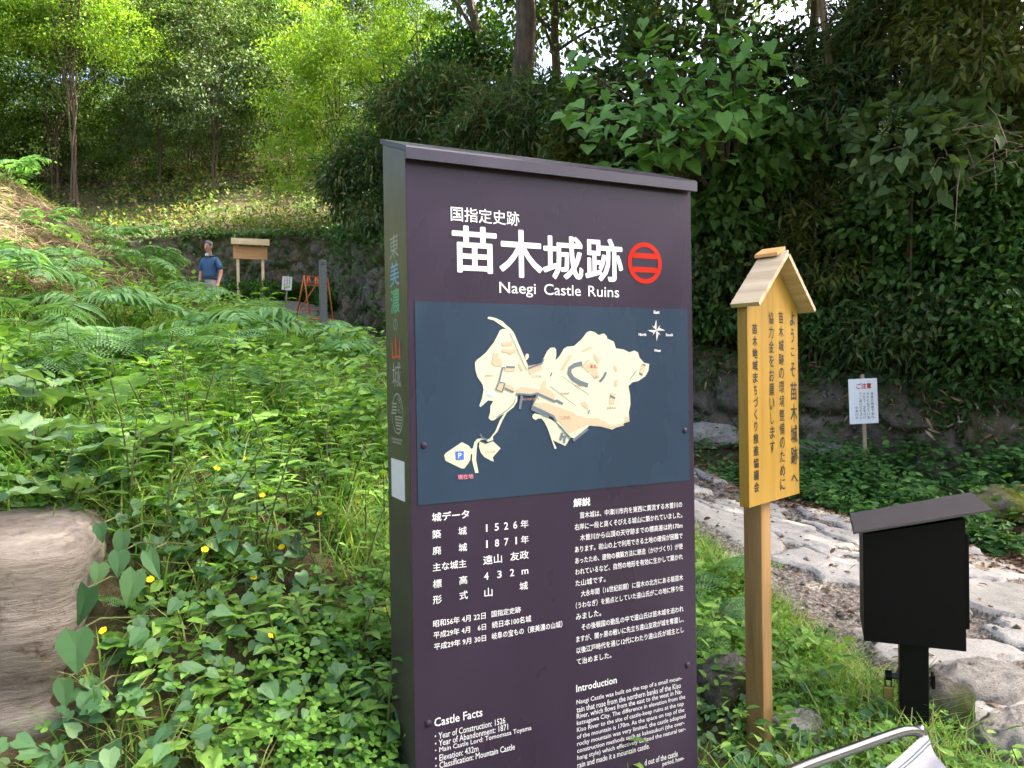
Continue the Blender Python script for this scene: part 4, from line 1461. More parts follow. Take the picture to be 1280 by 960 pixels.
# ------------------------------------------------------------------ grey stone marker and orange barrier
X0, Y0, _ = at(404.5, 400, 12.6)
g0 = gz(X0, Y0)
_, zt = loc_uv(404, 324, (X0, Y0), 0)
st = thing('stone_marker', 'square grey stone marker post with worn marks near its top', 'stone marker', (X0, Y0, g0), R(28))
H_ = zt + EYE - g0
b = MB().box(-0.052, 0.052, -0.052, 0.052, -0.2, H_ - 0.02)
b.add([(-0.052, -0.052, H_ - 0.02), (0.052, -0.052, H_ - 0.02), (0.052, 0.052, H_ - 0.02), (-0.052, 0.052, H_ - 0.02), (0, 0, H_)], [(0, 1, 4), (1, 2, 4), (2, 3, 4), (3, 0, 4)])
b.build('shaft', M['granite'], st)
b = MB()
for z in (H_ - 0.075, H_ - 0.10):
    b.add([(-0.035, -0.0535, z), (0.035, -0.0535, z), (0.035, -0.0535, z + 0.013), (-0.035, -0.0535, z + 0.013)], [(0, 1, 2, 3)])
b.build('worn_mark', M['black'], st)

X0, Y0, _ = at(381, 386, 13.3)
g0 = gz(X0, Y0) + 0.02
bar = thing('barrier', 'orange metal folding barrier leaning beside the grey stone marker', 'barrier', (X0, Y0, g0 + 0.06), R(48))
W_, Hh = 0.48, 0.78
for lean, nm in ((0.16, 'front_frame'), (-0.30, 'rear_frame')):
    b = MB()
    p = lambda u, z: (u, -lean * (Hh - z) / Hh * 1.0, z)
    r_ = 0.014
    b.tube([p(0, 0), p(0.0, Hh), p(W_, Hh), p(W_, 0)], r_, 8)
    b.tube([p(0, 0.02), p(W_, 0.02)], r_, 8)
    if lean > 0:
        b.tube([p(0, 0.62), p(W_, 0.62)], 0.008, 6)
        for k in range(6):
            u = W_ * (k + 0.5) / 6
            b.tube([p(u, 0.62), p(u + 0.03 * (-1)**k, Hh - 0.01)], 0.014, 6)
    else:
        b.tube([p(0, 0.22), p(W_, 0.22)], 0.010, 6)
        b.tube([p(0.05, 0.22), p(W_ * 0.7, Hh)], 0.010, 6)
    b.build(nm, M['orange'], bar, True)

# ------------------------------------------------------------------ folding chair at the lower right
A = Vector(at(1158, 914, 1.80))
Bq = Vector(at(1000, 1005, 1.48))
Cq = Vector(at(1192, 985, 1.62))
gch = gz(A.x, A.y - 0.2)
ch = thing('folding_chair', 'folding chair with a shiny steel tube frame and white cloth', 'chair', (A.x, A.y, gch))
l_ = lambda v: tuple(Vector(v) - Vector((A.x, A.y, gch)))
Dq = Bq + (Cq - A) * 1.6
n = 24
V, Fc = [], []
cb = MB()
for side in (0, 1):
    for i in range(n + 1):
        for j in range(n + 1):
            s, t = i / n, j / n
            pt = A * (1 - s) * (1 - t) + Bq * s * (1 - t) + (A + (Cq - A) * 1.6) * (1 - s) * t + Dq * s * t
            pt = pt + Vector((0, 0, -0.05 * math.sin(math.pi * s) * (0.4 + t) - 0.012 * math.sin(t * 9 + s * 3)))
            pt.z -= 0.004 * side
            V.append(l_(pt))
for i in range(n):
    for j in range(n):
        a = i * (n + 1) + j
        Fc.append((a, a + n + 1, a + n + 2, a + 1))
        a += (n + 1)**2
        Fc.append((a, a + 1, a + n + 2, a + n + 1))
cb.add(V, Fc)
cl = cb.build('cloth', M['cloth'], ch, True)
b = MB()
for t in (0.075, 0.105):
    pts = []
    for i in range(n + 1):
        s = i / n
        pt = A * (1 - s) * (1 - t) + Bq * s * (1 - t) + (A + (Cq - A) * 1.6) * (1 - s) * t + Dq * s * t
        pt = pt + Vector((0, 0, -0.05 * math.sin(math.pi * s) * (0.4 + t) - 0.012 * math.sin(t * 9 + s * 3) + 0.002))
        pts.append(l_(pt))
    b.tube(pts[:n], 0.0012, 4)
b.build('seam', M['mapgrey'], cl)
p = [at(880, 1018, 1.36), at(985, 966, 1.52), at(1060, 938, 1.64), at(1118, 917.5, 1.745), at(1136, 913.5, 1.775), at(1148, 916, 1.79), at(1156, 928, 1.795)]
p += [tuple(Vector(p[-1]) + Vector((0.03, -0.10, -0.30))), (p[-1][0] + 0.10, p[-1][1] - 0.30, gch + 0.01)]
pts = spline([l_(q_) for q_ in p], 60)
MB().tube([tuple(q_) for q_ in pts], 0.0115, 12).build('tube_frame', M['steel'], ch, True)
E2 = Vector(A) + (Cq - A) * 1.6
b = MB().tube([l_((Bq.x, Bq.y, Bq.z)), l_((Bq.x + 0.12, Bq.y + 0.10, gch + 0.01))], 0.0115, 10)
b.build('leg', M['steel'], ch, True)
b = MB().tube([l_((E2.x, E2.y, E2.z)), l_((E2.x - 0.05, E2.y + 0.2, gch + 0.01))], 0.0115, 10)
b.build('leg', M['steel'], ch, True)

# ------------------------------------------------------------------ the man on the path
def skin_mesh(name, nodes, edges, mat, parent, sub=2, extra=None):
    """one continuous surface grown from joints: nodes = (x, y, z, radius)"""
    me = bpy.data.meshes.new(name)
    me.from_pydata([q_[:3] for q_ in nodes], edges, [])
    ob = bpy.data.objects.new(name, me)
    COL.objects.link(ob)
    md = ob.modifiers.new('skin', 'SKIN')
    md.use_smooth_shade = True
    sv = me.skin_vertices[0].data
    for s_, q_ in zip(sv, nodes):
        r_ = q_[3]
        s_.radius = r_ if hasattr(r_, '__len__') else (r_, r_)
        s_.use_root = False
    sv[0].use_root = True
    sd = ob.modifiers.new('sub', 'SUBSURF')
    sd.levels = sub
    sd.render_levels = sub
    dg = bpy.context.evaluated_depsgraph_get()
    m2 = bpy.data.meshes.new_from_object(ob.evaluated_get(dg))
    bpy.data.objects.remove(ob)
    m2.name = name
    o2 = new_obj(name, m2, None, parent)
    m2.materials.clear()
    m2.materials.append(mat)
    return o2


X0, Y0, _ = at(264, 400, 15.3)
g0 = gz(X0, Y0)
man = thing('person', 'older man in a blue short sleeved shirt and beige trousers looking down on the path', 'person', (X0, Y0, g0), R(-16))
# joints, facing -y; +x is the left hand side of the man's body in the picture's right
nodes = [(0, 0, 0.93, (0.11, 0.085)), (0, 0.0, 1.12, (0.11, 0.080)), (0, 0.01, 1.28, (0.10, 0.070)), (0, 0.005, 1.38, (0.06, 0.052)), (0, -0.015, 1.46, 0.052), (0, -0.035, 1.53, 0.055),
         (0, -0.05, 1.60, (0.072, 0.088)), (0, -0.045, 1.66, (0.070, 0.085)), (0, -0.04, 1.71, (0.04, 0.05))]
edges = [(i, i + 1) for i in range(8)]


def chain(start, pts):
    last = start
    for q_ in pts:
        nodes.append(q_)
        edges.append((last, len(nodes) - 1))
        last = len(nodes) - 1
    return last


for s in (-1, 1):
    chain(0, [(s * 0.09, 0, 0.86, 0.088), (s * 0.10, -0.01, 0.48, 0.058), (s * 0.10, 0.02, 0.10, 0.040), (s * 0.11, -0.05, 0.045, 0.040), (s * 0.115, -0.17, 0.03, 0.030)])
    if s < 0:
        w = chain(2, [(s * 0.155, 0.0, 1.34, 0.048), (s * 0.225, 0.02, 1.12, 0.045), (s * 0.235, -0.03, 0.90, 0.028)])
        hp = (s * 0.237, -0.045, 0.83)
    else:
        w = chain(2, [(s * 0.155, 0.0, 1.34, 0.048), (s * 0.235, 0.03, 1.12, 0.045), (s * 0.215, -0.04, 0.90, 0.028)])
        hp = (s * 0.205, -0.055, 0.83)
    pm = chain(w, [(hp[0], hp[1], hp[2], (0.020, 0.036))])
    for k in range(4):
        dx = (k - 1.5) * 0.018
        chain(pm, [(hp[0], hp[1] + dx, hp[2] - 0.045, 0.0095), (hp[0] - s * 0.006, hp[1] + dx, hp[2] - 0.075 - 0.006 * (1.5 - abs(k - 1.5)), 0.008), (hp[0] - s * 0.018, hp[1] + dx - 0.004, hp[2] - 0.098, 0.007)])
    chain(pm, [(hp[0] - s * 0.005, hp[1] - 0.035, hp[2] - 0.005, 0.011), (hp[0] - s * 0.010, hp[1] - 0.045, hp[2] - 0.045, 0.009)])
body_ = skin_mesh('body', nodes, edges, M['skin'], man)
nod2 = [(0, 0, 0.955, (0.150, 0.120)), (0, 0, 1.06, (0.158, 0.125)), (0, 0, 1.20, (0.158, 0.120)), (0, 0.005, 1.33, (0.140, 0.100)), (0, 0.0, 1.425, (0.070, 0.066))]
ed2 = [(0, 1), (1, 2), (2, 3), (3, 4)]
for s in (-1, 1):
    i = len(nod2)
    nod2 += [(s * 0.150, 0, 1.355, 0.066), (s * 0.205, 0.012, 1.25, 0.066), (s * 0.228, 0.02, 1.13, 0.072)]
    ed2 += [(3, i), (i, i + 1), (i + 1, i + 2)]
skin_mesh('shirt', nod2, ed2, M['shirt'], man)
nod3 = [(0, 0, 1.00, (0.155, 0.122)), (0, 0, 0.90, (0.165, 0.128))]
ed3 = [(0, 1)]
for s in (-1, 1):
    i = len(nod3)
    nod3 += [(s * 0.095, 0, 0.80, 0.100), (s * 0.105, -0.01, 0.48, 0.078), (s * 0.105, 0.02, 0.12, 0.066)]
    ed3 += [(1, i), (i, i + 1), (i + 1, i + 2)]
skin_mesh('trousers', nod3, ed3, M['trousers'], man)
b = MB()
for k in range(28):
    a0, a1 = 2 * math.pi * k / 28, 2 * math.pi * (k + 1) / 28
    b.add([(0.172 * math.cos(a), 0.140 * math.sin(a), z) for a, z in ((a0, 0.945), (a1, 0.945), (a1, 0.985), (a0, 0.985))], [(0, 1, 2, 3)])
b.build('belt', M['leather'], man)
MB().box(-0.135, -0.035, -0.175, -0.125, 0.78, 0.935, 0.012).build('pouch', M['leather'], man)
# hair: a cap of short grey hair over the crown and the back of the head
b = MB()
V, Fc = [], []
nu, nv = 20, 9
for j in range(nv):
    ph = math.pi / 2 - (math.pi * 0.56) * j / (nv - 1)
    for i in range(nu):
        th = 2 * math.pi * i / nu
        front = max(0.0, -math.sin(th))
        p2 = ph + front * 0.75 * j / (nv - 1)
        r_ = 1.0 + 0.04 * math.sin(5 * th + j)
        V.append((0.082 * r_ * math.cos(p2) * math.cos(th), -0.038 + 0.100 * r_ * math.cos(p2) * math.sin(th), 1.645 + 0.098 * r_ * math.sin(p2)))
for j in range(nv - 1):
    for i in range(nu):
        Fc.append((j * nu + i, (j + 1) * nu + i, (j + 1) * nu + (i + 1) % nu, j * nu + (i + 1) % nu))
b.add(V, Fc)
b.build('hair', M['hair'], man, True)
f_ = MB()
f_.ball((0, -0.138, 1.585), (0.014, 0.020, 0.022), 8, 6)
f_.build('nose', M['skin'], man, True)
for s in (-1, 1):
    MB().ball((s * 0.030, -0.124, 1.612), (0.012, 0.008, 0.007), 8, 6).build('eye', M['leather'], man, True)
    MB().ball((s * 0.078, -0.045, 1.595), (0.010, 0.022, 0.032), 8, 6).build('ear', M['skin'], man, True)
    MB().box(s * 0.11 - 0.048, s * 0.11 + 0.048, -0.20, 0.07, 0.0, 0.075, 0.03).build('shoe', M['leather'], man, True)
MB().box(-0.024, 0.024, -0.126, -0.112, 1.548, 1.556, 0.003).build('mouth', M['pink'], man)
b = MB().tube([(0.075 * math.cos(a), -0.01 + 0.07 * math.sin(a), 1.435 - 0.018 * math.sin(a + math.pi)) for a in np.linspace(-math.pi, math.pi, 20)], 0.016, 8)
b.build('collar', M['shirt'], man, True)
MB().box(-0.035, 0.035, -0.108, -0.082, 1.425, 1.475, 0.008).build('white_neckcloth', M['white'], man)
# ------------------------------------------------------------------ leaves
def tpl(pts, faces):
    return np.array(pts, float), faces


T_DIAM = tpl([(0, 0, 0), (.5, .5, .04), (1, 0, -.06), (.5, -.5, .04)], [(0, 3, 2, 1)])
T_OVAL = tpl([(0, 0, 0), (.28, .42, .05), (.66, .38, .03), (1, 0, -.10), (.66, -.38, .03), (.28, -.42, .05), (.5, 0, -.02)], [(0, 6, 2, 1), (6, 3, 2), (0, 5, 4, 6), (6, 4, 3)])
T_LANCE = tpl([(0, 0, 0), (.25, .5, .03), (.62, .36, -.03), (1, 0, -.22), (.62, -.36, -.03), (.25, -.5, .03), (.45, 0, -.02)], [(0, 6, 2, 1), (6, 3, 2), (0, 5, 4, 6), (6, 4, 3)])
T_HEART = tpl([(0, 0, 0), (-.13, .26, .02), (.05, .47, .05), (.32, .50, .05), (.66, .28, .0), (1, 0, -.12), (.66, -.28, .0), (.32, -.50, .05), (.05, -.47, .05), (-.13, -.26, .02), (.35, 0, -.03), (.68, 0, -.06)],
              [(0, 10, 3, 2, 1), (10, 11, 4, 3), (11, 5, 4), (0, 9, 8, 7, 10), (10, 7, 6, 11), (11, 6, 5)])
T_LOBE = tpl([(0, 0, 0), (.45, .42, .05), (.85, .44, .02), (.98, .16, -.02), (.88, 0, -.03), (.98, -.16, -.02), (.85, -.44, .02), (.45, -.42, .05)], [(0, 4, 3, 2, 1), (0, 7, 6, 5, 4)])
T_BLADE = tpl([(0, .5, 0), (0, -.5, 0), (.36, .42, -.05), (.36, -.42, -.05), (.70, .28, -.24), (.70, -.28, -.24), (1, 0, -.55)], [(0, 1, 3, 2), (2, 3, 5, 4), (4, 5, 6)])
_ = []
for i in range(9):                                         # a broad leaf with a wavy, toothed edge
    pass


def nrmz(a):
    return a / (np.linalg.norm(a, axis=-1, keepdims=True) + 1e-12)


def place(T, pos, d, n, L, W):
    """leaf shapes at pos, pointing along d, facing n"""
    V, faces = T
    d = nrmz(d)
    n = nrmz(n - d * np.sum(n * d, -1, keepdims=True))
    b = np.cross(n, d)
    L = np.broadcast_to(L, (len(pos),))
    W = np.broadcast_to(W, (len(pos),))
    P = pos[:, None] + d[:, None] * (V[None, :, 0:1] * L[:, None, None]) + b[:, None] * (V[None, :, 1:2] * W[:, None, None]) + n[:, None] * (V[None, :, 2:3] * L[:, None, None])
    k = len(V)
    tot = np.array([len(f) for f in faces])
    lp = np.concatenate([np.array(f) for f in faces])
    loops = (lp[None] + (np.arange(len(pos)) * k)[:, None]).ravel()
    return P.reshape(-1, 3), loops, np.tile(tot, len(pos))


class LB:
    """collects leaves into ONE mesh"""
    def __init__(s):
        s.V, s.L, s.T, s.n = [], [], [], 0

    def add(s, T, pos, d, n, L, W):
        if len(pos) == 0:
            return s
        V, l, t = place(T, np.asarray(pos, float), np.asarray(d, float), np.asarray(n, float), L, W)
        s.V.append(V)
        s.L.append(l + s.n)
        s.T.append(t)
        s.n += len(V)
        return s

    def mesh(s, name):
        return mesh_np(name, np.concatenate(s.V), np.concatenate(s.L), np.concatenate(s.T), False)

    def build(s, name, mat, parent=None):
        return new_obj(name, s.mesh(name), mat, parent)


def rnd(n, lo=-1.0, hi=1.0, g=None):
    return (g or rng).uniform(lo, hi, n)


def rdir(n, g=None):
    return nrmz((g or rng).normal(size=(n, 3)))


# ---- tree crowns and bushes: clumps of leaves spread through an uneven volume
def crown(radii, clumps, per, size, T, seed, clump_r=0.35, shell=0.55, aspect=0.5, droop=0.25, up=0.5, flat=0.6, base_cut=-0.8, centre=(0, 0, 0)):
    g = np.random.default_rng(seed)
    C = rdir(clumps * 2, g)
    C = C[C[:, 2] > base_cut][:clumps]
    rad = (shell + (1 - shell) * g.random(len(C))**0.6) * (1 + 0.28 * fbm(C[:, 0] * 2 + seed, C[:, 1] * 2, C[:, 2] * 2, 2))
    C = C * rad[:, None] * np.array(radii)[None]
    k = np.maximum(4, (per * g.uniform(0.45, 1.5, len(C))).astype(int))
    idx = np.repeat(np.arange(len(C)), k)
    sc = clump_r * g.uniform(0.6, 1.35, len(C))
    off = g.normal(size=(len(idx), 3)) * np.array([1, 1, flat]) * sc[idx][:, None] * 0.6
    pos = C[idx] + off
    out = nrmz(C[idx] / np.array(radii)[None] * 1.0 + off * 0.6 / (sc[idx][:, None] + 1e-6) * 0.4)
    d = nrmz(out * 0.8 + g.normal(size=out.shape) * 0.7 + np.array([0, 0, -droop]))
    n = nrmz(g.normal(size=out.shape) * 0.55 + out * 0.35 + np.array([0, 0, up + 0.35]))
    L = size * g.uniform(0.65, 1.25, len(idx))
    lb = LB().add(T, pos + np.array(centre), d, n, L, L * aspect)
    return lb, C + np.array(centre)


def limbs(mb, foot, top, r0, r1, C, g, count, wob=0.08, seg=8, reach=0.9, start=0.35):
    """a tapered trunk from foot to top with limbs to some of the clumps C"""
    foot, top = np.array(foot, float), np.array(top, float)
    pts = []
    Ht = np.linalg.norm(top - foot)
    for i in range(9):
        t = i / 8
        pts.append(foot * (1 - t) + top * t + np.array([g.normal(), g.normal(), 0]) * wob * Ht * 0.12 * math.sin(math.pi * t))
    rad = [r0 * 1.35] + [r0 + (r1 - r0) * i / 8 for i in range(1, 9)]
    mb.tube(pts, rad, seg)
    pts = np.array(pts)
    for c in C[g.permutation(len(C))[:count]]:
        t = g.uniform(start, 0.95)
        i = min(7, int(t * 8))
        s = pts[i] + (pts[i + 1] - pts[i]) * (t * 8 - i)
        e = s + (c - s) * reach
        m = (s + e) / 2 + np.array([g.normal() * 0.06, g.normal() * 0.06, 0.10 + 0.05 * g.normal()]) * np.linalg.norm(e - s)
        rs = max(r1, (r0 + (r1 - r0) * t) * 0.45)
        mb.tube([s, (s * 0.55 + m * 0.45) + np.array([0, 0, .02]), m, (m + e) / 2, e], [rs, rs * .8, rs * .62, rs * .4, rs * .18], 6, False)


def tree(name, label, cat, x, y, h, radii, clumps, per, size, T, mat, seed, trunk=0.10, bark='bark', lean=(0, 0), crown_z=None, group=None, limb=14, z=None, part='crown', **kw):
    """h = height of the crown's middle above the ground"""
    g = np.random.default_rng(seed)
    z = gz(x, y) if z is None else z
    t = thing(name, label, cat, (x, y, z), 0.0, group)
    ce = (lean[0], lean[1], h)
    lb, C = crown(radii, clumps, per, size, T, seed, centre=ce, **kw)
    lb.build(part, M[mat], t)
    mb = MB()
    limbs(mb, (0, 0, -0.25), (lean[0] * 0.9, lean[1] * 0.9, h + radii[2] * 0.55), trunk, trunk * 0.25, C, g, limb)
    mb.build('trunk' if part == 'crown' else 'stem', M[bark], t, True)
    return t


# ---- the man's side: trees on the slope behind the back wall
BT = [  # x, y, height of crown middle, radii, label
    (-9.0, 23.2, 4.3, (2.6, 2.2, 2.6), 'slender dark green tree with a leaning trunk on the slope above the roofed notice board'),
    (-7.0, 24.5, 4.2, (2.2, 2.2, 2.5), 'tree with a pale forked trunk at the right end of the sunlit slope'),
    (-14.2, 24.0, 4.3, (3.0, 2.4, 2.7), 'dark bushy tree with a thin crooked trunk left of the sunlit slope'),
    (-18.5, 24.5, 4.4, (3.2, 2.6, 3.0), 'dense dark tree rising behind the grassy crest at the far left'),
    (-22.5, 26.5, 4.8, (3.4, 2.8, 3.2), 'blue green tree at the left border of the picture behind the crest'),
    (-11.6, 28.0, 5.2, (3.2, 3.0, 3.2), 'second row tree filling the dark gap above the man'),
    (-16.5, 30.5, 6.4, (3.6, 3.0, 3.6), 'tall shaded tree in the second row at upper left'),
    (-22.0, 33.0, 6.6, (4.2, 3.4, 4.2), 'tall tree with a lit top at the upper left border'),
    (-5.5, 30.0, 6.0, (3.2, 3.0, 3.8), 'loose tree with bright upper leaves behind the yellow green tree'),
    (-10.5, 36.0, 7.0, (4.0, 3.4, 4.2), 'highest tree on the far slope above the notice board'),
    (-17.0, 40.0, 7.4, (4.6, 3.6, 4.6), 'far tree on the skyline at upper left'),
    (-27.5, 36.0, 7.4, (4.6, 3.6, 4.6), 'far tree on the skyline at the left border'),
    (-14.0, 33.5, 6.6, (3.6, 3.0, 3.8), 'third row tree closing the gap between the tall shaded tree and the skyline tree'),
    (-10.2, 30.5, 5.4, (2.8, 2.4, 3.0), 'second row tree right behind the dark leaning trunk'),
]
cache = {}


def tree_kind(kind, seed):
    """crown and trunk meshes of a tree of unit size (crown radius 1 x 1 x 1), shared by its copies"""
    if (kind, seed) in cache:
        return cache[(kind, seed)]
    lb, C = crown((1, 1, 1), 150, 150, 0.043, T_DIAM, seed, clump_r=0.19, shell=0.35, aspect=0.52, base_cut=-0.95, flat=0.42)
    g = np.random.default_rng(seed)
    mb = MB()
    limbs(mb, (0, 0, -1.9), (0.05, 0, 0.6), 0.027, 0.007, C, g, 34, wob=0.10, seg=7, reach=0.95, start=0.30)
    for k in range(2):
        limbs(mb, (0.05 * (k + 1), 0.03, -1.9), (0.18 * (-1)**k, 0.1, 0.5), 0.018, 0.006, C, g, 10, wob=0.12, seg=6, start=0.4)
    cm = lb.mesh('crown')
    tm = bpy.data.meshes.new('trunk')
    tm.from_pydata(mb.v, [], mb.f)
    tm.polygons.foreach_set('use_smooth', np.full(len(tm.polygons), True))
    tm.materials.append(M['bark'])
    cache[(kind, seed)] = (cm, tm)
    return cm, tm


def put_tree(name, label, x, y, h, radii, seed, mat, rz, group=None, lift=0.0):
    cm, tm = tree_kind('t', seed)
    key = ('m', seed, mat)
    if key not in cache:
        c2 = cm.copy()
        c2.materials.append(M[mat])
        cache[key] = c2
    z = gz(x, y)
    t = thing(name, label, 'tree', (x, y, z), rz, group)
    for nm, me in (('crown', cache[key]), ('trunk', tm)):
        o = new_obj(nm, me, None, t)
        o.location = (0, 0, h)
        o.scale = radii if nm == 'crown' else (0.62 * radii[0], 0.62 * radii[1], max(radii[2], h / 1.9))
    return t


for i, (x, y, h, ra, lab) in enumerate(BT):
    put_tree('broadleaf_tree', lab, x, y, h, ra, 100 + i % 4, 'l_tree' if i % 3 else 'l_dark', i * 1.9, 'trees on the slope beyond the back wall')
for i, (x, y, h, ra, lab) in enumerate([
        (-12.3, 25.0, 1.5, (1.7, 1.2, 1.5), 'low dark bush under the trees above the head of the man'), (-15.0, 25.6, 1.8, (1.9, 1.3, 1.8), 'dark bush between the crooked trunk and the crest'),
        (-17.4, 25.8, 1.9, (1.9, 1.3, 1.8), 'dark bush just behind the straw covered crest'), (-20.2, 26.4, 2.0, (2.2, 1.4, 2.0), 'dark bush in the deep shade at the far left'), (-23.4, 27.4, 2.2, (2.5, 1.5, 2.2), 'dark bush at the left border under the trees'),
        (-9.6, 26.4, 1.5, (1.7, 1.2, 1.5), 'low bush on the top edge of the sunlit slope'), (-6.3, 26.4, 1.9, (1.7, 1.2, 1.8), 'bush in the shade right of the pale forked trunk'), (-4.2, 24.4, 2.0, (1.6, 1.2, 2.0), 'bush filling the shade between the pale forked trunk and the hanging bush'),
        (-13.5, 31.0, 2.8, (2.8, 1.6, 2.7), 'bushy sapling in the dark behind the second row trunks'), (-18.8, 33.0, 3.2, (3.2, 1.8, 3.0), 'bushy sapling on the steep slope at the upper left'), (-25.0, 34.0, 3.2, (3.4, 1.8, 3.0), 'bushy sapling on the steep slope at the left border'),
        (-8.8, 31.5, 3.0, (2.8, 1.6, 2.8), 'bushy sapling behind the tree with the pale forked trunk'), (-4.5, 32.0, 3.2, (2.8, 1.6, 3.0), 'bushy sapling behind the bright yellow green tree'),
        (-11.0, 24.0, 2.6, (1.3, 1.1, 1.5), 'young tree with low foliage between the leaning trunk and the crooked trunk'), (-16.2, 23.4, 2.9, (1.6, 1.2, 1.8), 'young tree with dense low foliage right above the crest')]):
    put_tree('understory_bush', lab, x, y, h, ra, 100 + i % 4, 'l_dark' if i % 2 else 'l_tree', i * 2.3 + 1, 'understory bushes on the slope beyond the back wall')
# yellow green tree in the sun
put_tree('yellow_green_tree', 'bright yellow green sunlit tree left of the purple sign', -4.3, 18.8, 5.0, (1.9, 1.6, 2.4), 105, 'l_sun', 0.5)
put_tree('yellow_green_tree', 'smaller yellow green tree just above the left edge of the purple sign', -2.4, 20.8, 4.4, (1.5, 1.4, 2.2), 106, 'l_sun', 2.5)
# trees at the upper left, their sunlight put into the leaf colour
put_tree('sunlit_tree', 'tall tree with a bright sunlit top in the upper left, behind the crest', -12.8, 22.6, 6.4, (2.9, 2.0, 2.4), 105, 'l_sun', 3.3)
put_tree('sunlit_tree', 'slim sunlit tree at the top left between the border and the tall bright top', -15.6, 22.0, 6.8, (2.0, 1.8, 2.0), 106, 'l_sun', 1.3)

# ---- bushes on the wall at the right and behind the sign
def bush(name, label, px, py, d, radii, clumps, per, size, T, mat, seed, cat='bush', stems=6, bark='bark', root=None, **kw):
    """crown middle at the seen place, its stems going down to the slope below"""
    cx, cy_, cz = at(px, py, d)
    x, y = root or (cx, cy_ + 0.25)
    while not behind_wall(x, y - 0.25):
        x, y = x + 0.03, y + 0.1
    z = gz(x, y)
    t = thing(name, label, cat, (x, y, z))
    g = np.random.default_rng(seed)
    ce = (cx - x, cy_ - y, cz - z)
    lb, C = crown(radii, clumps, per, size, T, seed, centre=ce, **kw)
    lb.build('foliage', M[mat], t)
    mb = MB()
    if cat == 'bush' and px > 480:
        stems = 3
    for k in range(stems):
        a = g.uniform(0, 6.28)
        c = C[g.integers(len(C))]
        s = np.array([0.15 * math.cos(a), 0.15 * math.sin(a), -0.15])
        m = s * 0.5 + c * 0.5 + np.array([g.normal() * .1, g.normal() * .1, 0.1])
        mb.tube([s, s * .7 + m * .3, m, m * .4 + c * .6, c], [0.022, 0.019, 0.015, 0.010, 0.005], 6, False)
    for c in C[g.permutation(len(C))[:stems * 3]]:
        s = np.array(ce) + (c - np.array(ce)) * 0.2
        mb.tube([s, (s + c) / 2 + np.array([0, 0, .05]), c], [0.010, 0.007, 0.003], 5, False)
    mb.build('stem', M[bark], t, True)
    return t


bush('hanging_bush', 'dark green bush hanging over the tall wall just left of the purple sign', 462, 222, 14.6, (0.78, 0.7, 0.85), 100, 60, 0.16, T_LANCE, 'l_bamboo', 21, clump_r=0.3, aspect=0.26, droop=0.6)
bush('hanging_bush', 'lower bush trailing down the tall wall beside the bronze edge of the purple sign', 482, 268, 13.8, (0.45, 0.45, 0.42), 50, 50, 0.14, T_LANCE, 'l_bamboo', 22, clump_r=0.25, aspect=0.24, droop=0.8)
bush('dwarf_bamboo', 'dwarf bamboo thicket just above the left top corner of the purple sign', 545, 150, 13.6, (1.2, 0.9, 0.85), 170, 60, 0.19, T_LANCE, 'l_bamboo', 23, 'dwarf bamboo', clump_r=0.32, aspect=0.17, droop=0.35)
bush('dwarf_bamboo', 'dwarf bamboo thicket above the middle of the purple sign', 660, 165, 11.8, (1.15, 0.9, 0.70), 170, 60, 0.18, T_LANCE, 'l_bamboo', 24, 'dwarf bamboo', clump_r=0.30, aspect=0.17, droop=0.35)
bush('shrub', 'dark olive shrub above the right part of the purple sign', 775, 205, 10.4, (1.0, 0.8, 0.50), 110, 60, 0.11, T_OVAL, 'l_olive', 25, clump_r=0.25)
bush('shrub', 'bright green shrub between the tall trunk and the yellow green tree', 590, 95, 15.5, (1.2, 1.0, 0.9), 130, 70, 0.13, T_DIAM, 'l_mid', 26, clump_r=0.3)
bush('shrub', 'dark shrub behind the big heart leaved branch', 850, 130, 9.6, (1.5, 0.9, 1.2), 130, 70, 0.13, T_OVAL, 'l_dark', 27, clump_r=0.35)
bush('climber', 'climbing plant with round leaves above the right corner of the purple sign', 935, 195, 8.2, (0.42, 0.40, 0.55), 60, 34, 0.115, T_HEART, 'l_mid', 28, 'climber', clump_r=0.2, aspect=0.85, droop=0.6)
bush('climber', 'second round leaved climber low beside the right edge of the purple sign', 893, 262, 8.3, (0.34, 0.35, 0.45), 45, 28, 0.11, T_HEART, 'l_mid', 29, 'climber', clump_r=0.2, aspect=0.85, droop=0.6)
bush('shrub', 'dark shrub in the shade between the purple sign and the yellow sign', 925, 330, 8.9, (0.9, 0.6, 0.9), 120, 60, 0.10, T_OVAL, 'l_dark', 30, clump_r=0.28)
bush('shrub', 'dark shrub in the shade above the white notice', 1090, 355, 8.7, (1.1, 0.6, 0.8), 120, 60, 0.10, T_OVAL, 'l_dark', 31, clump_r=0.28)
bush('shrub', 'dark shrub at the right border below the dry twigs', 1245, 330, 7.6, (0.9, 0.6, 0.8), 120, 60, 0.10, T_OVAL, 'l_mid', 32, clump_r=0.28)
bush('knotweed', 'leafy knotweed with drooping pale flower clusters at the right', 1150, 195, 7.6, (0.62, 0.5, 0.62), 90, 26, 0.14, T_HEART, 'l_knot', 33, 'knotweed', clump_r=0.22, aspect=0.72, droop=0.5)
bush('shrub', 'round leaved shrub under the knotweed at the right', 1130, 268, 7.7, (0.7, 0.45, 0.38), 60, 30, 0.085, T_OVAL, 'l_mid', 34, clump_r=0.2, aspect=0.75)
bush('bamboo', 'dark bamboo thicket in the upper right, left of the yellowing branch', 1130, 80, 9.6, (1.1, 0.9, 0.9), 150, 60, 0.19, T_LANCE, 'l_bamboo', 35, 'bamboo', clump_r=0.3, aspect=0.14, droop=0.4)
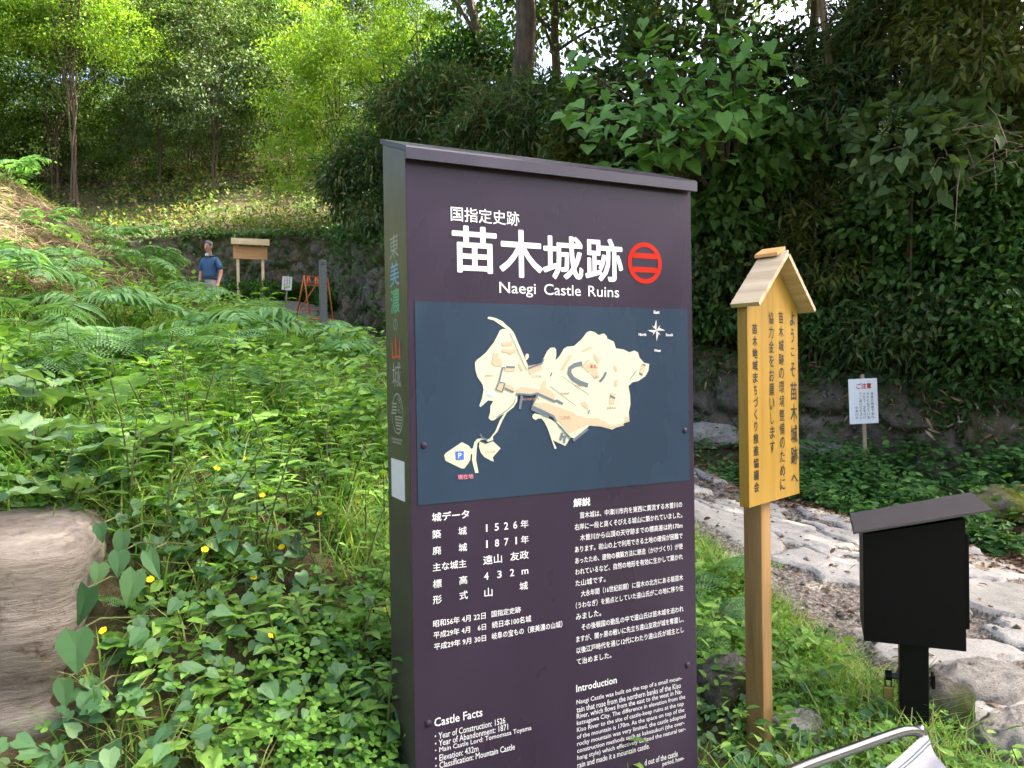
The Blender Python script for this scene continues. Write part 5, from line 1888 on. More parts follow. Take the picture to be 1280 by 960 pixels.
bush('shrub', 'olive shrub with yellowing leaves in the upper right corner', 1240, 70, 7.6, (0.8, 0.6, 0.75), 90, 45, 0.13, T_LANCE, 'l_olive', 36, clump_r=0.25, aspect=0.36, droop=0.5)
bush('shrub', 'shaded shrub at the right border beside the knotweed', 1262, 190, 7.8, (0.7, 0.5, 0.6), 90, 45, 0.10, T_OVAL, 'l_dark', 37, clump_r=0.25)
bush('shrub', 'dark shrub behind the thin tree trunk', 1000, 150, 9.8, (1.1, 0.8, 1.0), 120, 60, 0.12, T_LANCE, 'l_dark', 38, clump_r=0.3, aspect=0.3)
for i, (px, py, d, ra, mt, T_, sz, asp, lab) in enumerate([
        (905, 385, 9.0, (0.7, 0.4, 0.45), 'l_mid', T_OVAL, 0.09, 0.5, 'leafy shrub on the boulder wall just right of the purple sign'), (985, 330, 8.7, (0.55, 0.4, 0.6), 'l_bamboo', T_LANCE, 0.16, 0.17, 'dark bamboo shrub right behind the roof of the yellow sign'),
        (1050, 400, 8.3, (0.65, 0.4, 0.35), 'l_mid', T_OVAL, 0.08, 0.5, 'small leaved shrub above the boulders left of the white notice'), (1130, 420, 7.9, (0.55, 0.4, 0.32), 'l_bamboo', T_LANCE, 0.15, 0.2, 'bamboo shoots on the boulders right of the white notice'),
        (1200, 400, 7.5, (0.6, 0.4, 0.42), 'l_dark', T_OVAL, 0.09, 0.5, 'dark leafy shrub over the boulders at the right'), (1265, 415, 7.1, (0.5, 0.4, 0.4), 'l_mid', T_OVAL, 0.085, 0.55, 'leafy shrub over the boulders at the right border'),
        (1165, 320, 7.9, (0.65, 0.4, 0.5), 'l_mid', T_HEART, 0.09, 0.85, 'round leaved shrub in the shade below the knotweed'), (1030, 330, 8.4, (0.55, 0.4, 0.55), 'l_olive', T_LANCE, 0.14, 0.22, 'olive shrub with narrow leaves between the yellow sign and the knotweed'),
        (1245, 260, 7.5, (0.5, 0.4, 0.5), 'l_mid', T_OVAL, 0.10, 0.5, 'shrub with oval leaves under the dry twigs'), (960, 250, 8.8, (0.7, 0.5, 0.6), 'l_dark', T_OVAL, 0.10, 0.5, 'dark shrub behind the low whorled plant'),
        (1190, 25, 8.4, (1.1, 0.7, 0.5), 'l_bamboo', T_LANCE, 0.19, 0.15, 'bamboo branch overhanging the top right of the picture'), (1080, 140, 8.9, (0.7, 0.6, 0.6), 'l_bamboo', T_LANCE, 0.18, 0.16, 'bamboo foliage between the thin pale trunk and the knotweed')]):
    bush('slope_shrub', lab, px, py, d, ra, 80, 50, sz, T_, mt, 200 + i, 'shrub', stems=3, clump_r=0.22, aspect=asp, droop=0.45)
for i, (px, py, d, lab) in enumerate(((1008, 235, 8.2, 'sword leaved plant with yellowish whorls just right of the thin trunk'), (1040, 272, 8.1, 'sword leaved plant with whorled leaves left of the knotweed'),
                                      (975, 275, 8.3, 'low whorled plant over the roof of the yellow sign'), (1055, 210, 8.2, 'upper whorled plant touching the knotweed'))):
    cx, cy_, cz = at(px, py, d)
    z = gz(cx, cy_ + 0.2)
    t = thing('whorled_plant', lab, 'plant', (cx, cy_ + 0.2, z), i * 1.3, 'whorled plants on the right slope')
    lb, mb = LB(), MB()
    g = np.random.default_rng(60 + i)
    for k in range(7):
        c = np.array([g.normal() * 0.20, -0.2 + g.normal() * 0.15, cz - z + g.normal() * 0.16])
        a = np.arange(11) / 11 * 6.283 + g.random()
        d_ = np.stack([np.cos(a), np.sin(a), 0.15 + 0.5 * g.random(11)], 1)
        lb.add(T_LANCE, np.repeat(c[None], 11, 0), d_, np.tile([0, 0, 1.0], (11, 1)) + d_ * -0.3, g.uniform(.11, .17, 11), 0.026)
        mb.tube([(0, 0, -0.1), tuple(c * 0.5 + np.array([0.03, 0, 0.05])), tuple(c)], [0.010, 0.008, 0.005], 6, False)
    lb.build('foliage', M['l_olive'], t)
    mb.build('stem', M['bark'], t, True)

# pale flower clusters of the knotweed
kn = [o for o in COL.objects if o.name.startswith('knotweed')][0]
lb = LB()
g = np.random.default_rng(5)
for px, py in ((1110, 145), (1122, 160), (1165, 150), (1195, 140), (1178, 165), (1150, 180), (1128, 178), (1140, 215), (1150, 225), (1168, 128), (1205, 150), (1105, 160)):
    c = np.array(at(px, py, 7.9 - 0.55)) - np.array(kn.location)
    m_ = 70
    t_ = g.random(m_)
    p_ = c + np.stack([g.normal(size=m_) * 0.035 * (1.2 - t_), g.normal(size=m_) * 0.035 * (1.2 - t_), 0.08 - 0.20 * t_], 1)
    lb.add(T_DIAM, p_, rdir(m_, g), rdir(m_, g), 0.026, 0.018)
lb.build('flower_cluster', M['l_panicle'], kn)

# ---- the big heart leaved branch over the sign
cx, cy_, cz = at(850, 110, 7.4)
hx, hy = 3.0, 9.7
hz = gz(hx, hy)
t = thing('heart_leaved_tree', 'tree with big fresh green heart shaped leaves reaching over the purple sign', 'tree', (hx, hy, hz))
g = np.random.default_rng(77)
lb, mb = LB(), MB()
root = np.array([0, 0, -0.2])
fork = np.array(at(905, 250, 8.6)) - np.array([hx, hy, hz])
mb.tube([root, root * .5 + fork * .5, fork], [0.07, 0.055, 0.045], 8)
SPR = [((700, 130), 7.0), ((740, 100), 7.0), ((760, 60), 7.2), ((800, 30), 7.2), ((720, 150), 6.9), ((790, 120), 6.8), ((840, 150), 6.7), ((860, 90), 6.7), ((880, 50), 6.8), ((920, 20), 6.9), ((950, 40), 6.7),
       ((960, 60), 6.6), ((920, 90), 6.6), ((900, 120), 6.5), ((950, 100), 6.6), ((820, 180), 6.8), ((780, 160), 6.9), ((870, 15), 7.0), ((830, 60), 7.1), ((895, 145), 6.6), ((760, 205), 7.2), ((700, 70), 7.6), ((925, 55), 6.7), ((860, 125), 6.6)]
for (px, py), d in SPR:
    e = np.array(at(px, py, d)) - np.array([hx, hy, hz])
    s = fork + (e - fork) * g.uniform(0.0, 0.35)
    m_ = s * .5 + e * .5 + np.array([0, 0, 0.16])
    mb.tube([s, s * .5 + m_ * .5 + np.array([0, 0, .03]), m_, m_ * .5 + e * .5 + np.array([0, 0, .02]), e], [0.022, 0.018, 0.013, 0.009, 0.004], 6, False)
    k = 19
    tt = g.uniform(0.45, 1.03, k)
    p_ = (s[None] * (1 - tt[:, None])**2 + 2 * m_[None] * (tt * (1 - tt))[:, None] + e[None] * (tt**2)[:, None]) + np.stack([g.normal(size=k) * .13, g.normal(size=k) * .12, g.normal(size=k) * .075 - 0.02], 1)
    ax = nrmz((e - s)[None])
    d_ = ax * 0.35 + np.stack([g.normal(size=k) * .6, g.normal(size=k) * .5 - 0.35, -0.55 + g.normal(size=k) * .25], 1)
    n_ = np.stack([g.normal(size=k) * .25, -0.45 + g.normal(size=k) * .25, np.full(k, 0.9)], 1)
    L = g.uniform(0.115, 0.19, k)
    lb.add(T_HEART, p_, d_, n_, L, L * 0.84)
lb.build('crown', M['l_heart'], t)
mb.build('trunk', M['bark'], t, True)

# ---- tall trees that reach out of the picture
def tall(name, label, x, y, h, radii, seed, trunk, bark, mat, lean=(0, 0), **kw):
    ln = kw.pop('limbn', 16)
    return tree(name, label, 'tree', x, y, h, radii, kw.pop('clumps', 150), kw.pop('per', 60), kw.pop('size', 0.22), kw.pop('T', T_DIAM), mat, seed, trunk, bark, lean, clump_r=kw.pop('clump_r', 0.55), shell=0.4, limb=ln, **kw)


x, y, z = at(1031, 190, 9.0)
tall('thin_tree', 'thin pale brown tree trunk standing between the heart leaved branch and the bamboo', x, y, 7.5, (2.6, 2.4, 1.9), 41, 0.06, 'palebark', 'l_dark', (0.15, 0.1), clumps=190)
x, y, z = at(668, 160, 14.2)
tall('tall_tree', 'tall thick dark trunk rising out of the picture above the purple sign', x, y, 9.2, (3.2, 3.0, 2.6), 42, 0.26, 'bark', 'l_tree', (-0.4, 0), clumps=170)
x, y, z = at(648, 120, 14.6)
tall('leaning_tree', 'thinner trunk leaning left beside the tall thick trunk', x, y, 8.6, (2.2, 2.0, 2.0), 43, 0.13, 'bark', 'l_tree', (-2.1, 0.5), clumps=90)
tall('forest_tree', 'big shading tree on the slope in the upper right corner', 6.0, 9.4, 7.6, (3.4, 3.0, 2.6), 44, 0.16, 'bark', 'l_dark', (-0.6, -0.8), clumps=220)
tall('forest_tree', 'shading tree over the slope behind the thin pale trunk', 3.6, 12.5, 8.0, (3.2, 2.8, 2.4), 45, 0.16, 'bark', 'l_dark', (-0.3, -0.8), clumps=220)
tall('forest_tree', 'dark tree on the slope behind the bamboo in the upper right', 8.6, 13.0, 5.6, (3.2, 2.8, 2.8), 46, 0.16, 'bark', 'l_dark', clumps=200)
tall('forest_tree', 'high crown out of view at the right, added to shade the near bank', 6.4, 4.6, 8.6, (3.6, 3.4, 2.4), 47, 0.18, 'bark', 'l_dark', (-1.0, 0.2), clumps=240)  # unseen tree, added to block the sun over the foreground
tall('forest_tree', 'outermost tree out of view at the right, added to keep the stone path in shade', 11.2, 6.6, 8.2, (3.6, 3.6, 2.6), 52, 0.18, 'bark', 'l_dark', (-0.4, 0.2), clumps=280, per=80)  # stands outside the view, added as a sun blocker for path and right bank
tall('forest_tree', 'far forest tree between the tall trunk and the heart leaved branch', 1.2, 19.5, 6.0, (3.0, 2.6, 3.0), 48, 0.16, 'bark', 'l_tree', clumps=170)
tall('forest_tree', 'far forest tree on the skyline behind the thin pale trunk', 5.4, 20.0, 5.4, (3.2, 2.6, 2.8), 49, 0.16, 'bark', 'l_dark', clumps=150)
tall('forest_tree', 'forest tree filling the sky gap right of the thin pale trunk', 6.6, 16.5, 6.6, (2.8, 2.4, 2.4), 53, 0.14, 'bark', 'l_dark', clumps=170)
tall('forest_tree', 'far forest tree on the skyline at the upper right', 10.5, 19.0, 5.2, (3.6, 2.6, 3.0), 50, 0.16, 'bark', 'l_dark', clumps=170)
# ------------------------------------------------------------------ ground plants
def visible_spots(n, test, dens, y0=1.45, y1=22.0, half=0.95, seed=1):
    """n places on the ground inside the view, thinned by test (mask) and dens (0..1)"""
    n = int(n * 1.28)
    g = np.random.default_rng(seed)
    out = []
    tot = 0
    for _ in range(60):
        u = g.random(n * 2)
        y = np.exp(np.log(y0) + u * (np.log(y1) - np.log(y0)))      # as many per octave of distance
        x = y * g.uniform(-half, half, n * 2)
        m = test(x, y)
        m &= g.random(n * 2) < dens(x, y)
        out.append(np.stack([x[m], y[m]], 1))
        tot += m.sum()
        if tot >= n:
            break
    P = np.concatenate(out)[:n]
    return P[:, 0], P[:, 1]


def off_path(m):
    return lambda x, y: (path_dist(x, y) > path_half(y) + m)


SGN = np.array([SX, SY])


def bank(x, y):
    """the open bank left of the path, on the low side of the walls"""
    return (path_dist(x, y) > path_half(y) * 0.97 + 0.05) & ~behind_wall(x, y) & (x < np.interp(y, [0, 2, 4.5, 9, 14], [2.0, 1.9, 0.9, -1.0, -4.2])) & ((np.hypot(x + 1.25, y - 1.85) > 0.30) | (y > 2.0))


def right_bank(x, y):
    return (path_dist(x, y) > path_half(y) + 0.30 * np.clip((7.5 - y) / 2, 0, 1)) & ~behind_wall(x, y) & (x > np.interp(y, [0, 2, 4.5, 9, 14], [2.6, 2.6, 1.6, 0.2, -3.2]))


def patch(x, y, sc, seed, lo, hi):
    v = fbm(x * sc + seed * 11.3, y * sc, seed, 3)
    return np.clip((v - lo) / (hi - lo), 0, 1)


def soil_frame(x, y):
    return np.stack([x, y, G(x, y)], 1), gnormal(x, y)


def tang(n_, ang):
    """a direction in the plane square to n_"""
    d = np.stack([np.cos(ang), np.sin(ang), np.zeros_like(ang)], 1)
    return nrmz(d - n_ * np.sum(d * n_, -1, keepdims=True))


UP = np.array([0, 0, 1.0])
dry_zone = lambda x, y: np.clip(1.6 - np.hypot((x + 4.6) / 1.7, (y - 6.6) / 1.7), 0, 1) * patch(x, y, 0.9, 3, -0.6, 0.5)
near_w = lambda y: np.clip((4.2 - y) / 2.0, 0, 1)

# clover-like small weeds, close to the camera
g = np.random.default_rng(11)
lb = LB()
x, y = visible_spots(9500, bank, lambda x, y: (0.06 + 0.94 * patch(x, y, 1.5, 1, -0.35, 0.15)) * np.clip((6.5 - y) / 3.5, 0, 1), 1.45, 6.5, seed=12)
P, n_ = soil_frame(x, y)
k = len(x)
hgt = g.uniform(0.03, 0.12, k)
P = P + n_ * hgt[:, None]
nn = nrmz(n_ * 0.6 + UP * 0.6 + g.normal(size=(k, 3)) * 0.28)
a0 = g.uniform(0, 6.283, k)
sz = g.uniform(0.014, 0.025, k) * np.clip(0.7 + y * 0.1, 0.8, 1.3)
for j in range(3):
    d_ = tang(nn, a0 + j * 2.094)
    lb.add(T_LOBE, P, d_ + nn * 0.15, nn, sz, sz * 0.92)
tag(lb.build('clover', M['l_clover']), 'clover leaved weeds carpeting the near left bank', None, kind='stuff')

# heart leaved creepers low on the bank
lb = LB()
x, y = visible_spots(2300, bank, lambda x, y: (0.03 + 0.97 * patch(x, y, 1.1, 5, 0.0, 0.4)) * np.clip((5.5 - y) / 2.5, 0.05, 1) + 0.25 * (x < -0.55) * (y < 2.1), 1.35, 8.0, seed=13)
P, n_ = soil_frame(x, y)
k = len(x)
P = P + n_ * g.uniform(0.03, 0.13, k)[:, None]
d_ = tang(n_, g.uniform(0, 6.283, k)) + np.array([0, -0.5, -0.55]) + g.normal(size=(k, 3)) * 0.2
nn = n_ * 0.5 + UP * 0.65 + np.array([0, -0.3, 0]) + g.normal(size=(k, 3)) * 0.28
L = g.uniform(0.022, 0.050, k)
lb.add(T_HEART, P, d_, nn, L, L * 0.86)
tag(lb.build('creeper', M['l_ivy']), 'heart leaved creepers on the near left bank', None, kind='stuff')

# middle sized weeds with oval leaves in rosettes
lb = LB()
x, y = visible_spots(3600, bank, lambda x, y: (0.08 + 0.92 * patch(x, y, 1.1, 8, -0.2, 0.35)) * np.clip((y - 1.2) / 2.0, 0.25, 1) * (1 - 0.8 * dry_zone(x, y)), 1.5, 15.0, seed=14)
P, n_ = soil_frame(x, y)
k = len(x)
for j in range(6):
    h_ = g.uniform(0.02, 0.17, k) * np.clip(y / 4, 0.6, 1.3) * np.where(y > 6.3, 0.55, 1.0) * (0.6 + 1.3 * patch(x, y, 1.0, 51, 0.0, 0.5))
    a = g.uniform(0, 6.283, k)
    d_ = np.stack([np.cos(a), np.sin(a), g.uniform(-0.2, 0.7, k)], 1)
    nn = UP * 0.8 + np.array([0, -.15, 0]) + g.normal(size=(k, 3)) * 0.3
    L = g.uniform(0.035, 0.085, k) * np.clip(0.75 + y * 0.07, 0.8, 1.5)
    q_ = P + n_ * h_[:, None] + np.stack([g.normal(size=k), g.normal(size=k), np.zeros(k)], 1) * 0.035
    L = L * (0.82 + 0.2 * (y > 3))
    lb.add(T_OVAL, q_, d_, nn, L, L * g.uniform(0.38, 0.62, k))
tag(lb.build('undergrowth', M['l_weed']), 'leafy weeds covering the left bank', None, kind='stuff')

# taller stalked weeds standing above the rest
lb, mb = LB(), MB()
x, y = visible_spots(170, bank, lambda x, y: np.clip((y - 1.6) / 2.0, 0.12, 1) * patch(x, y, 0.7, 61, -0.5, 0.2), 1.9, 6.5, seed=71)
P, n_ = soil_frame(x, y)
for i in range(len(x)):
    H_ = g.uniform(0.18, 0.45) * min(1.25, 0.55 + y[i] * 0.12)
    lean_ = np.array([g.normal() * .25, g.normal() * .25 - .1, 1.0])
    top_ = P[i] + lean_ * H_
    mb.tube([tuple(P[i]), tuple(P[i] * .5 + top_ * .5 + np.array([0, 0, .02])), tuple(top_)], [.004, .003, .0015], 4, False)
    q = 11
    t_ = np.linspace(.25, 1, q)
    a = np.arange(q) * 2.4 + g.random()
    d_ = np.stack([np.cos(a), np.sin(a), np.full(q, .25)], 1)
    L = H_ * 0.30 * (1.15 - 0.5 * t_)
    lb.add(T_LANCE, P[i] + (top_ - P[i]) * t_[:, None], d_, np.tile(UP, (q, 1)) - d_ * .25, L, L * .42)
tag(lb.build('tall_weeds', M['l_weed']), 'tall leafy weeds standing on the left bank', None, kind='stuff')
tag(mb.build('weed_stems', M['stem']), 'stems of the tall weeds on the left bank', None, kind='stuff')

# grass in tufts
lb, lb2 = LB(), LB()
x, y = visible_spots(6500, bank, lambda x, y: (0.06 + 0.94 * patch(x, y, 1.0, 21, -0.25, 0.3)) * np.clip((y - 1.4) / 2.2, 0.06, 1) * (1 - 0.35 * dry_zone(x, y)), 1.5, 15.5, seed=15)
P, n_ = soil_frame(x, y)
tuft = np.repeat(np.arange(len(x)), 8)
k = len(tuft)
yy = y[tuft]
a = g.uniform(0, 6.283, k)
P2 = P[tuft] + np.stack([g.normal(size=k), g.normal(size=k), np.zeros(k)], 1) * 0.035 * np.clip(yy / 3, 0.7, 2)[:, None]
hx_ = np.stack([np.cos(a), np.sin(a), np.zeros(k)], 1)
d_ = UP * 1.0 + hx_ * g.uniform(0.1, 0.9, k)[:, None]
L = g.uniform(0.10, 0.30, k) * np.clip(0.6 + yy * 0.09, 0.7, 1.2) * np.where(yy > 6.3, 0.7, 1.0)
dz = dry_zone(x, y)[tuft] * 1.1 + 0.05 > g.random(k)
lb.add(T_BLADE, P2[~dz], d_[~dz], -hx_[~dz] + UP * 0.25, L[~dz], 0.0035 + 0.0009 * yy[~dz])
lb2.add(T_BLADE, P2[dz], d_[dz] * np.array([1, 1, 0.3]) + hx_[dz] * 0.5, -hx_[dz] + UP * 0.5, L[dz] * 0.9, 0.0028 + 0.0007 * yy[dz])
# strip of short grass between the signs and the path
x = np.concatenate([g.uniform(0.85, 2.2, 2600)])
y = np.concatenate([g.uniform(2.6, 4.9, 2600)])
m = (path_dist(x, y) > path_half(y) * 0.93) & (x < np.interp(y, [0, 3, 4.5], [2.4, 2.1, 1.6])) & (np.hypot(x - bx - 0.18, y - by - 0.02) > 0.26)
x, y = x[m], y[m]
P, n_ = soil_frame(x, y)
tuft = np.repeat(np.arange(len(x)), 7)
k = len(tuft)
a = g.uniform(0, 6.283, k)
hx_ = np.stack([np.cos(a), np.sin(a), np.zeros(k)], 1)
lb.add(T_BLADE, P[tuft] + g.normal(size=(k, 3)) * np.array([.02, .02, 0]), UP + hx_ * g.uniform(.1, .8, k)[:, None], -hx_ + UP * .25, g.uniform(.05, .14, k), 0.0052)
tag(lb.build('grass', M['l_grass']), 'green grass on the bank and beside the path', None, kind='stuff')
# dry straw on the crest of the bank
x, y = g.normal(-4.7, 1.3, 7000), g.normal(6.7, 1.2, 7000)
m = bank(x, y) & (g.random(7000) < dry_zone(x, y) * 1.2)
x, y = x[m], y[m]
P, n_ = soil_frame(x, y)
k = len(x)
a = g.uniform(0, 6.283, k)
hx_ = tang(n_, a)
lb2.add(T_BLADE, P + n_ * g.uniform(.01, .07, k)[:, None], hx_ + n_ * g.uniform(-.1, .35, k)[:, None], n_ + g.normal(size=(k, 3)) * .3, g.uniform(.12, .30, k), 0.008)
x, y = visible_spots(900, bank, lambda x, y: np.full(x.shape, .6), 1.5, 5.0, seed=16)
P, n_ = soil_frame(x, y)
k = len(x)
hx_ = tang(n_, g.uniform(0, 6.283, k)) + np.array([0, -0.2, -0.5])
lb2.add(T_BLADE, P + n_ * g.uniform(.01, .06, k)[:, None], hx_ + n_ * .3, n_ + g.normal(size=(k, 3)) * .4, g.uniform(.05, .16, k), 0.0028)
tag(lb2.build('dry_grass', M['l_dry']), 'dry straw and withered grass on the bank', None, kind='stuff')

# right bank below the boulder wall, and the slope above it
lb, lbf = LB(), LB()
x, y = visible_spots(4600, right_bank, lambda x, y: 0.06 + 0.94 * patch(x, y, 1.2, 31, -0.3, 0.35), 3.5, 14.5, seed=17)
P, n_ = soil_frame(x, y)
k = len(x)
for j in range(5):
    a = g.uniform(0, 6.283, k)
    d_ = np.stack([np.cos(a), np.sin(a), g.uniform(-0.4, 0.5, k)], 1)
    nn = UP * .8 + np.array([0, -.3, 0]) + g.normal(size=(k, 3)) * .35
    L = g.uniform(.04, .10, k)
    pd = path_dist(x, y) - path_half(y)
    lb.add(T_OVAL, P + n_ * (g.uniform(.01, .30, k) * np.clip(pd / 0.9, 0.10, 1.3))[:, None] + g.normal(size=(k, 3)) * .04, d_, nn, L, L * .55)
tag(lb.build('undergrowth', M['l_bank']), 'low leafy plants along the foot of the boulder wall', None, kind='stuff')
lb = LB()
x, y = visible_spots(15000, lambda x, y: behind_wall(x, y) & (y < 20) & (x > -5), lambda x, y: 0.15 + 0.85 * patch(x, y, 0.7, 33, -0.4, 0.2), 5.5, 20, seed=18)
P, n_ = soil_frame(x, y)
k = len(x)
for j in range(3):
    d_ = rdir(k) + np.array([0, -.4, -.35])
    nn = n_ * .5 + UP * .5 + g.normal(size=(k, 3)) * .4
    L = g.uniform(.05, .14, k)
    lb.add(T_DIAM, P + n_ * g.uniform(.02, .55, k)[:, None], d_, nn, L, L * .5)
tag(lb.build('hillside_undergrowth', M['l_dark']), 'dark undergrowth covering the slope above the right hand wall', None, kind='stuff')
lb = LB()
x, y = visible_spots(26000, lambda x, y: behind_wall(x, y) & (y > 19), lambda x, y: 0.22 + 0.78 * patch(x, y, 0.8, 35, -0.35, 0.25), 19, 36, seed=19)
P, n_ = soil_frame(x, y)
k = len(x)
for j in range(3):
    d_ = rdir(k) + np.array([0, -.3, -.1])
    nn = n_ * .5 + UP * .6 + g.normal(size=(k, 3)) * .4
    L = g.uniform(.06, .17, k)
    lb.add(T_DIAM, P + n_ * g.uniform(.02, .40, k)[:, None], d_, nn, L, L * .55)
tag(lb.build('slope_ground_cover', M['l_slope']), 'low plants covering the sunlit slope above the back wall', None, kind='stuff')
# plants at the foot of the back wall and over the top of the walls
lb = LB()
W_ = spline(WALL, 900)
i = g.integers(0, 900, 9000)
wv = W_[i]
t_ = g.random(9000)
pos = np.stack([wv[:, 0] + g.normal(size=9000) * .16, wv[:, 1] + g.normal(size=9000) * .12 - .08, EYE + wv[:, 3] + 0.08 - (0.5 + 0.9 * (wv[:, 1] > 12)) * t_ * t_ * (g.random(9000) < .6)], 1)
keep = fbm(wv[:, 0] * 1.1, wv[:, 1] * 1.1, 4.0, 3) + 0.35 * (wv[:, 1] > 12) > g.uniform(-0.5, 0.35, 9000)
pos = pos[keep]
k = len(pos)
for j in range(2):
    L = g.uniform(.05, .12, k) * np.clip(pos[:, 1] / 10, .8, 1.5)
    lb.add(T_DIAM, pos + g.normal(size=(k, 3)) * .06, rdir(k) + np.array([0, -.5, -.6]), UP + g.normal(size=(k, 3)) * .5 + np.array([0, -.5, 0]), L, L * .5)
tag(lb.build('wall_top_plants', M['l_mid']), 'small plants hanging over the top edge of the stone walls', None, kind='stuff')
# leafy fringe and dry bamboo leaves along the top of the boulder wall at the right
lb, lb2 = LB(), LB()
W2 = spline(WALL[:6], 500)
i = g.integers(60, 500, 9000)
wv = W2[i]
back_ = np.abs(g.normal(size=9000)) * 0.48
tt = g.random(9000)
dx_ = np.array([0.60, 0.80])
x = wv[:, 0] + dx_[0] * (back_ - 0.22) + g.normal(size=9000) * .05
y = wv[:, 1] + dx_[1] * (back_ - 0.22)
hang = (back_ < 0.30)
z = np.where(hang, EYE + wv[:, 3] + 0.12 - 0.55 * tt**1.3, np.maximum(G(x, y), EYE + wv[:, 3]) + 0.45 * tt)
pos = np.stack([x, y, z], 1)
keep = fbm(wv[:, 0] * 1.5, wv[:, 1] * 1.5, 14.0, 3) > g.uniform(-1.1, 0.25, 9000)
pos, hang = pos[keep], hang[keep]
k = len(pos)
dry = g.random(k) < 0.16
for j in range(2):
    L = g.uniform(.05, .12, k)
    q_ = pos + g.normal(size=(k, 3)) * .06
    d_ = rdir(k) + np.array([-.2, -.5, -.5])
    nn = UP + g.normal(size=(k, 3)) * .5 + np.array([0, -.6, 0])
    lb.add(T_OVAL, q_[~dry], d_[~dry], nn[~dry], L[~dry], L[~dry] * .5)
    lb2.add(T_LANCE, q_[dry], d_[dry], nn[dry] + rdir(dry.sum()), L[dry] * 1.5, L[dry] * .28)
tag(lb.build('wall_top_plants', M['l_mid']), 'leafy plants hanging over the low boulder wall at the right', None, kind='stuff')
tag(lb2.build('dry_leaves', M['l_litter2']), 'dry tan bamboo leaves caught in the plants over the boulder wall', None, kind='stuff')
lb = LB()
x = g.uniform(-9.5, -3.9, 5000)
y = np.interp(x, [-9, -4.4, -4.1], [20.0, 19.3, 17.5]) - np.abs(g.normal(size=5000)) * 0.55 - 0.1
m = (path_dist(x, y) > 0.55) & ~behind_wall(x, y)
x, y = x[m], y[m]
P, n_ = soil_frame(x, y)
k = len(x)
for j in range(3):
    L = g.uniform(.07, .16, k)
    lb.add(T_OVAL, P + UP * g.uniform(.02, .45, k)[:, None], rdir(k) + np.array([0, -.3, 0]), UP + g.normal(size=(k, 3)) * .4, L, L * .5)
tag(lb.build('wall_foot_plants', M['l_mid']), 'low leafy plants at the foot of the back wall', None, kind='stuff')

# fallen leaves on the path and its far edge
lb = LB()
i = g.integers(0, 700, 24000)
v_ = g.uniform(-1.02, 1.28, 24000)
m = g.random(24000) < np.clip(0.05 + 1.0 * np.clip((v_ - 0.50) / 0.3, 0, 1) + 0.55 * patch(pc[i, 0] + v_, pc[i, 1], 1.9, 41, 0.0, 0.45), 0, 1)
i, v_ = i[m], v_[m]
x, y = pc[i, 0] + nrm[i, 0] * v_ * HW[i], pc[i, 1] + nrm[i, 1] * v_ * HW[i]
m = (y > 2.2) & ~behind_wall(x, y)
i, v_, x, y = i[m], v_[m], x[m], y[m]
j_ = np.clip(((v_ + 1) / 2 * 109).round().astype(int), 0, 109)
z = np.maximum(np.where(np.abs(v_) < 0.97, PZ[i, j_], -99), G(x, y)) + 0.008
bx1, by1 = g.uniform(1.2, 4.6, 9000), g.uniform(3.4, 8.0, 9000)
e_ = path_dist(bx1, by1) - path_half(by1)
m = (e_ > -0.25) & (e_ < 0.55) & (bx1 > np.interp(by1, [3, 4.5, 6, 7.5], [3.0, 2.4, 1.7, 0.9])) & ~behind_wall(bx1, by1)
bx1, by1 = bx1[m], by1[m]
x, y, z = np.r_[x, bx1], np.r_[y, by1], np.r_[z, G(bx1, by1) + 0.012 + 0.05 * (path_dist(bx1, by1) < path_half(by1))]
k = len(x)
L = g.uniform(.022, .062, k)
lb.add(T_OVAL, np.stack([x, y, z], 1), np.stack([g.normal(size=k), g.normal(size=k), g.normal(size=k) * .15], 1), UP + g.normal(size=(k, 3)) * .35, L, L * .5)
x, y = visible_spots(2500, lambda x, y: (right_bank(x, y) & (path_dist(x, y) < path_half(y) + 1.2)) | (behind_wall(x, y) & (x > 1) & (y < 11)), lambda x, y: np.full(x.shape, .6), 4, 11, seed=20)
P, n_ = soil_frame(x, y)
k = len(x)
L = g.uniform(.04, .11, k)
lb.add(T_LANCE, P + n_ * g.uniform(.01, .12, k)[:, None], tang(n_, g.uniform(0, 6.283, k)), n_ + g.normal(size=(k, 3)) * .5, L, L * .33)
tag(lb.build('leaf_litter', M['l_litter']), 'brown fallen leaves on the path and its far edge', None, kind='stuff')
# gravel
mbv = LB()
T_PEB = tpl([(-.5, 0, .1), (0, .45, .12), (.5, .05, .1), (.05, -.45, .12), (0.02, 0, .45), (-.3, .3, 0), (.35, .3, 0), (.3, -.35, 0), (-.35, -.3, 0)], [(0, 4, 1), (1, 4, 2), (2, 4, 3), (3, 4, 0), (0, 1, 5), (1, 2, 6), (2, 3, 7), (3, 0, 8)])
i = g.integers(100, 690, 6500)
v_ = g.uniform(-.98, .98, 6500)
j_ = np.clip(((v_ + 1) / 2 * 109).round().astype(int), 0, 109)
m = g.random(6500) < 0.05 + 0.9 * (1 - body[i, j_])
i, j_ = i[m], j_[m]
pos = np.stack([PX[i, j_], PY[i, j_], PZ[i, j_]], 1) + g.normal(size=(len(i), 3)) * np.array([.012, .012, 0])
L = np.clip(g.gamma(2.0, 0.009, len(i)), .006, .05)
mbv.add(T_PEB, pos, np.stack([g.normal(size=len(i)), g.normal(size=len(i)), 0 * L], 1), np.tile(UP, (len(i), 1)), L, L)
go = mbv.build('gravel', M['rock'])
add_attr(go.data, 'cell', np.repeat(g.random(len(i)), 9))
tag(go, 'small grey stones lying in the joints of the stone path', None, kind='stuff')


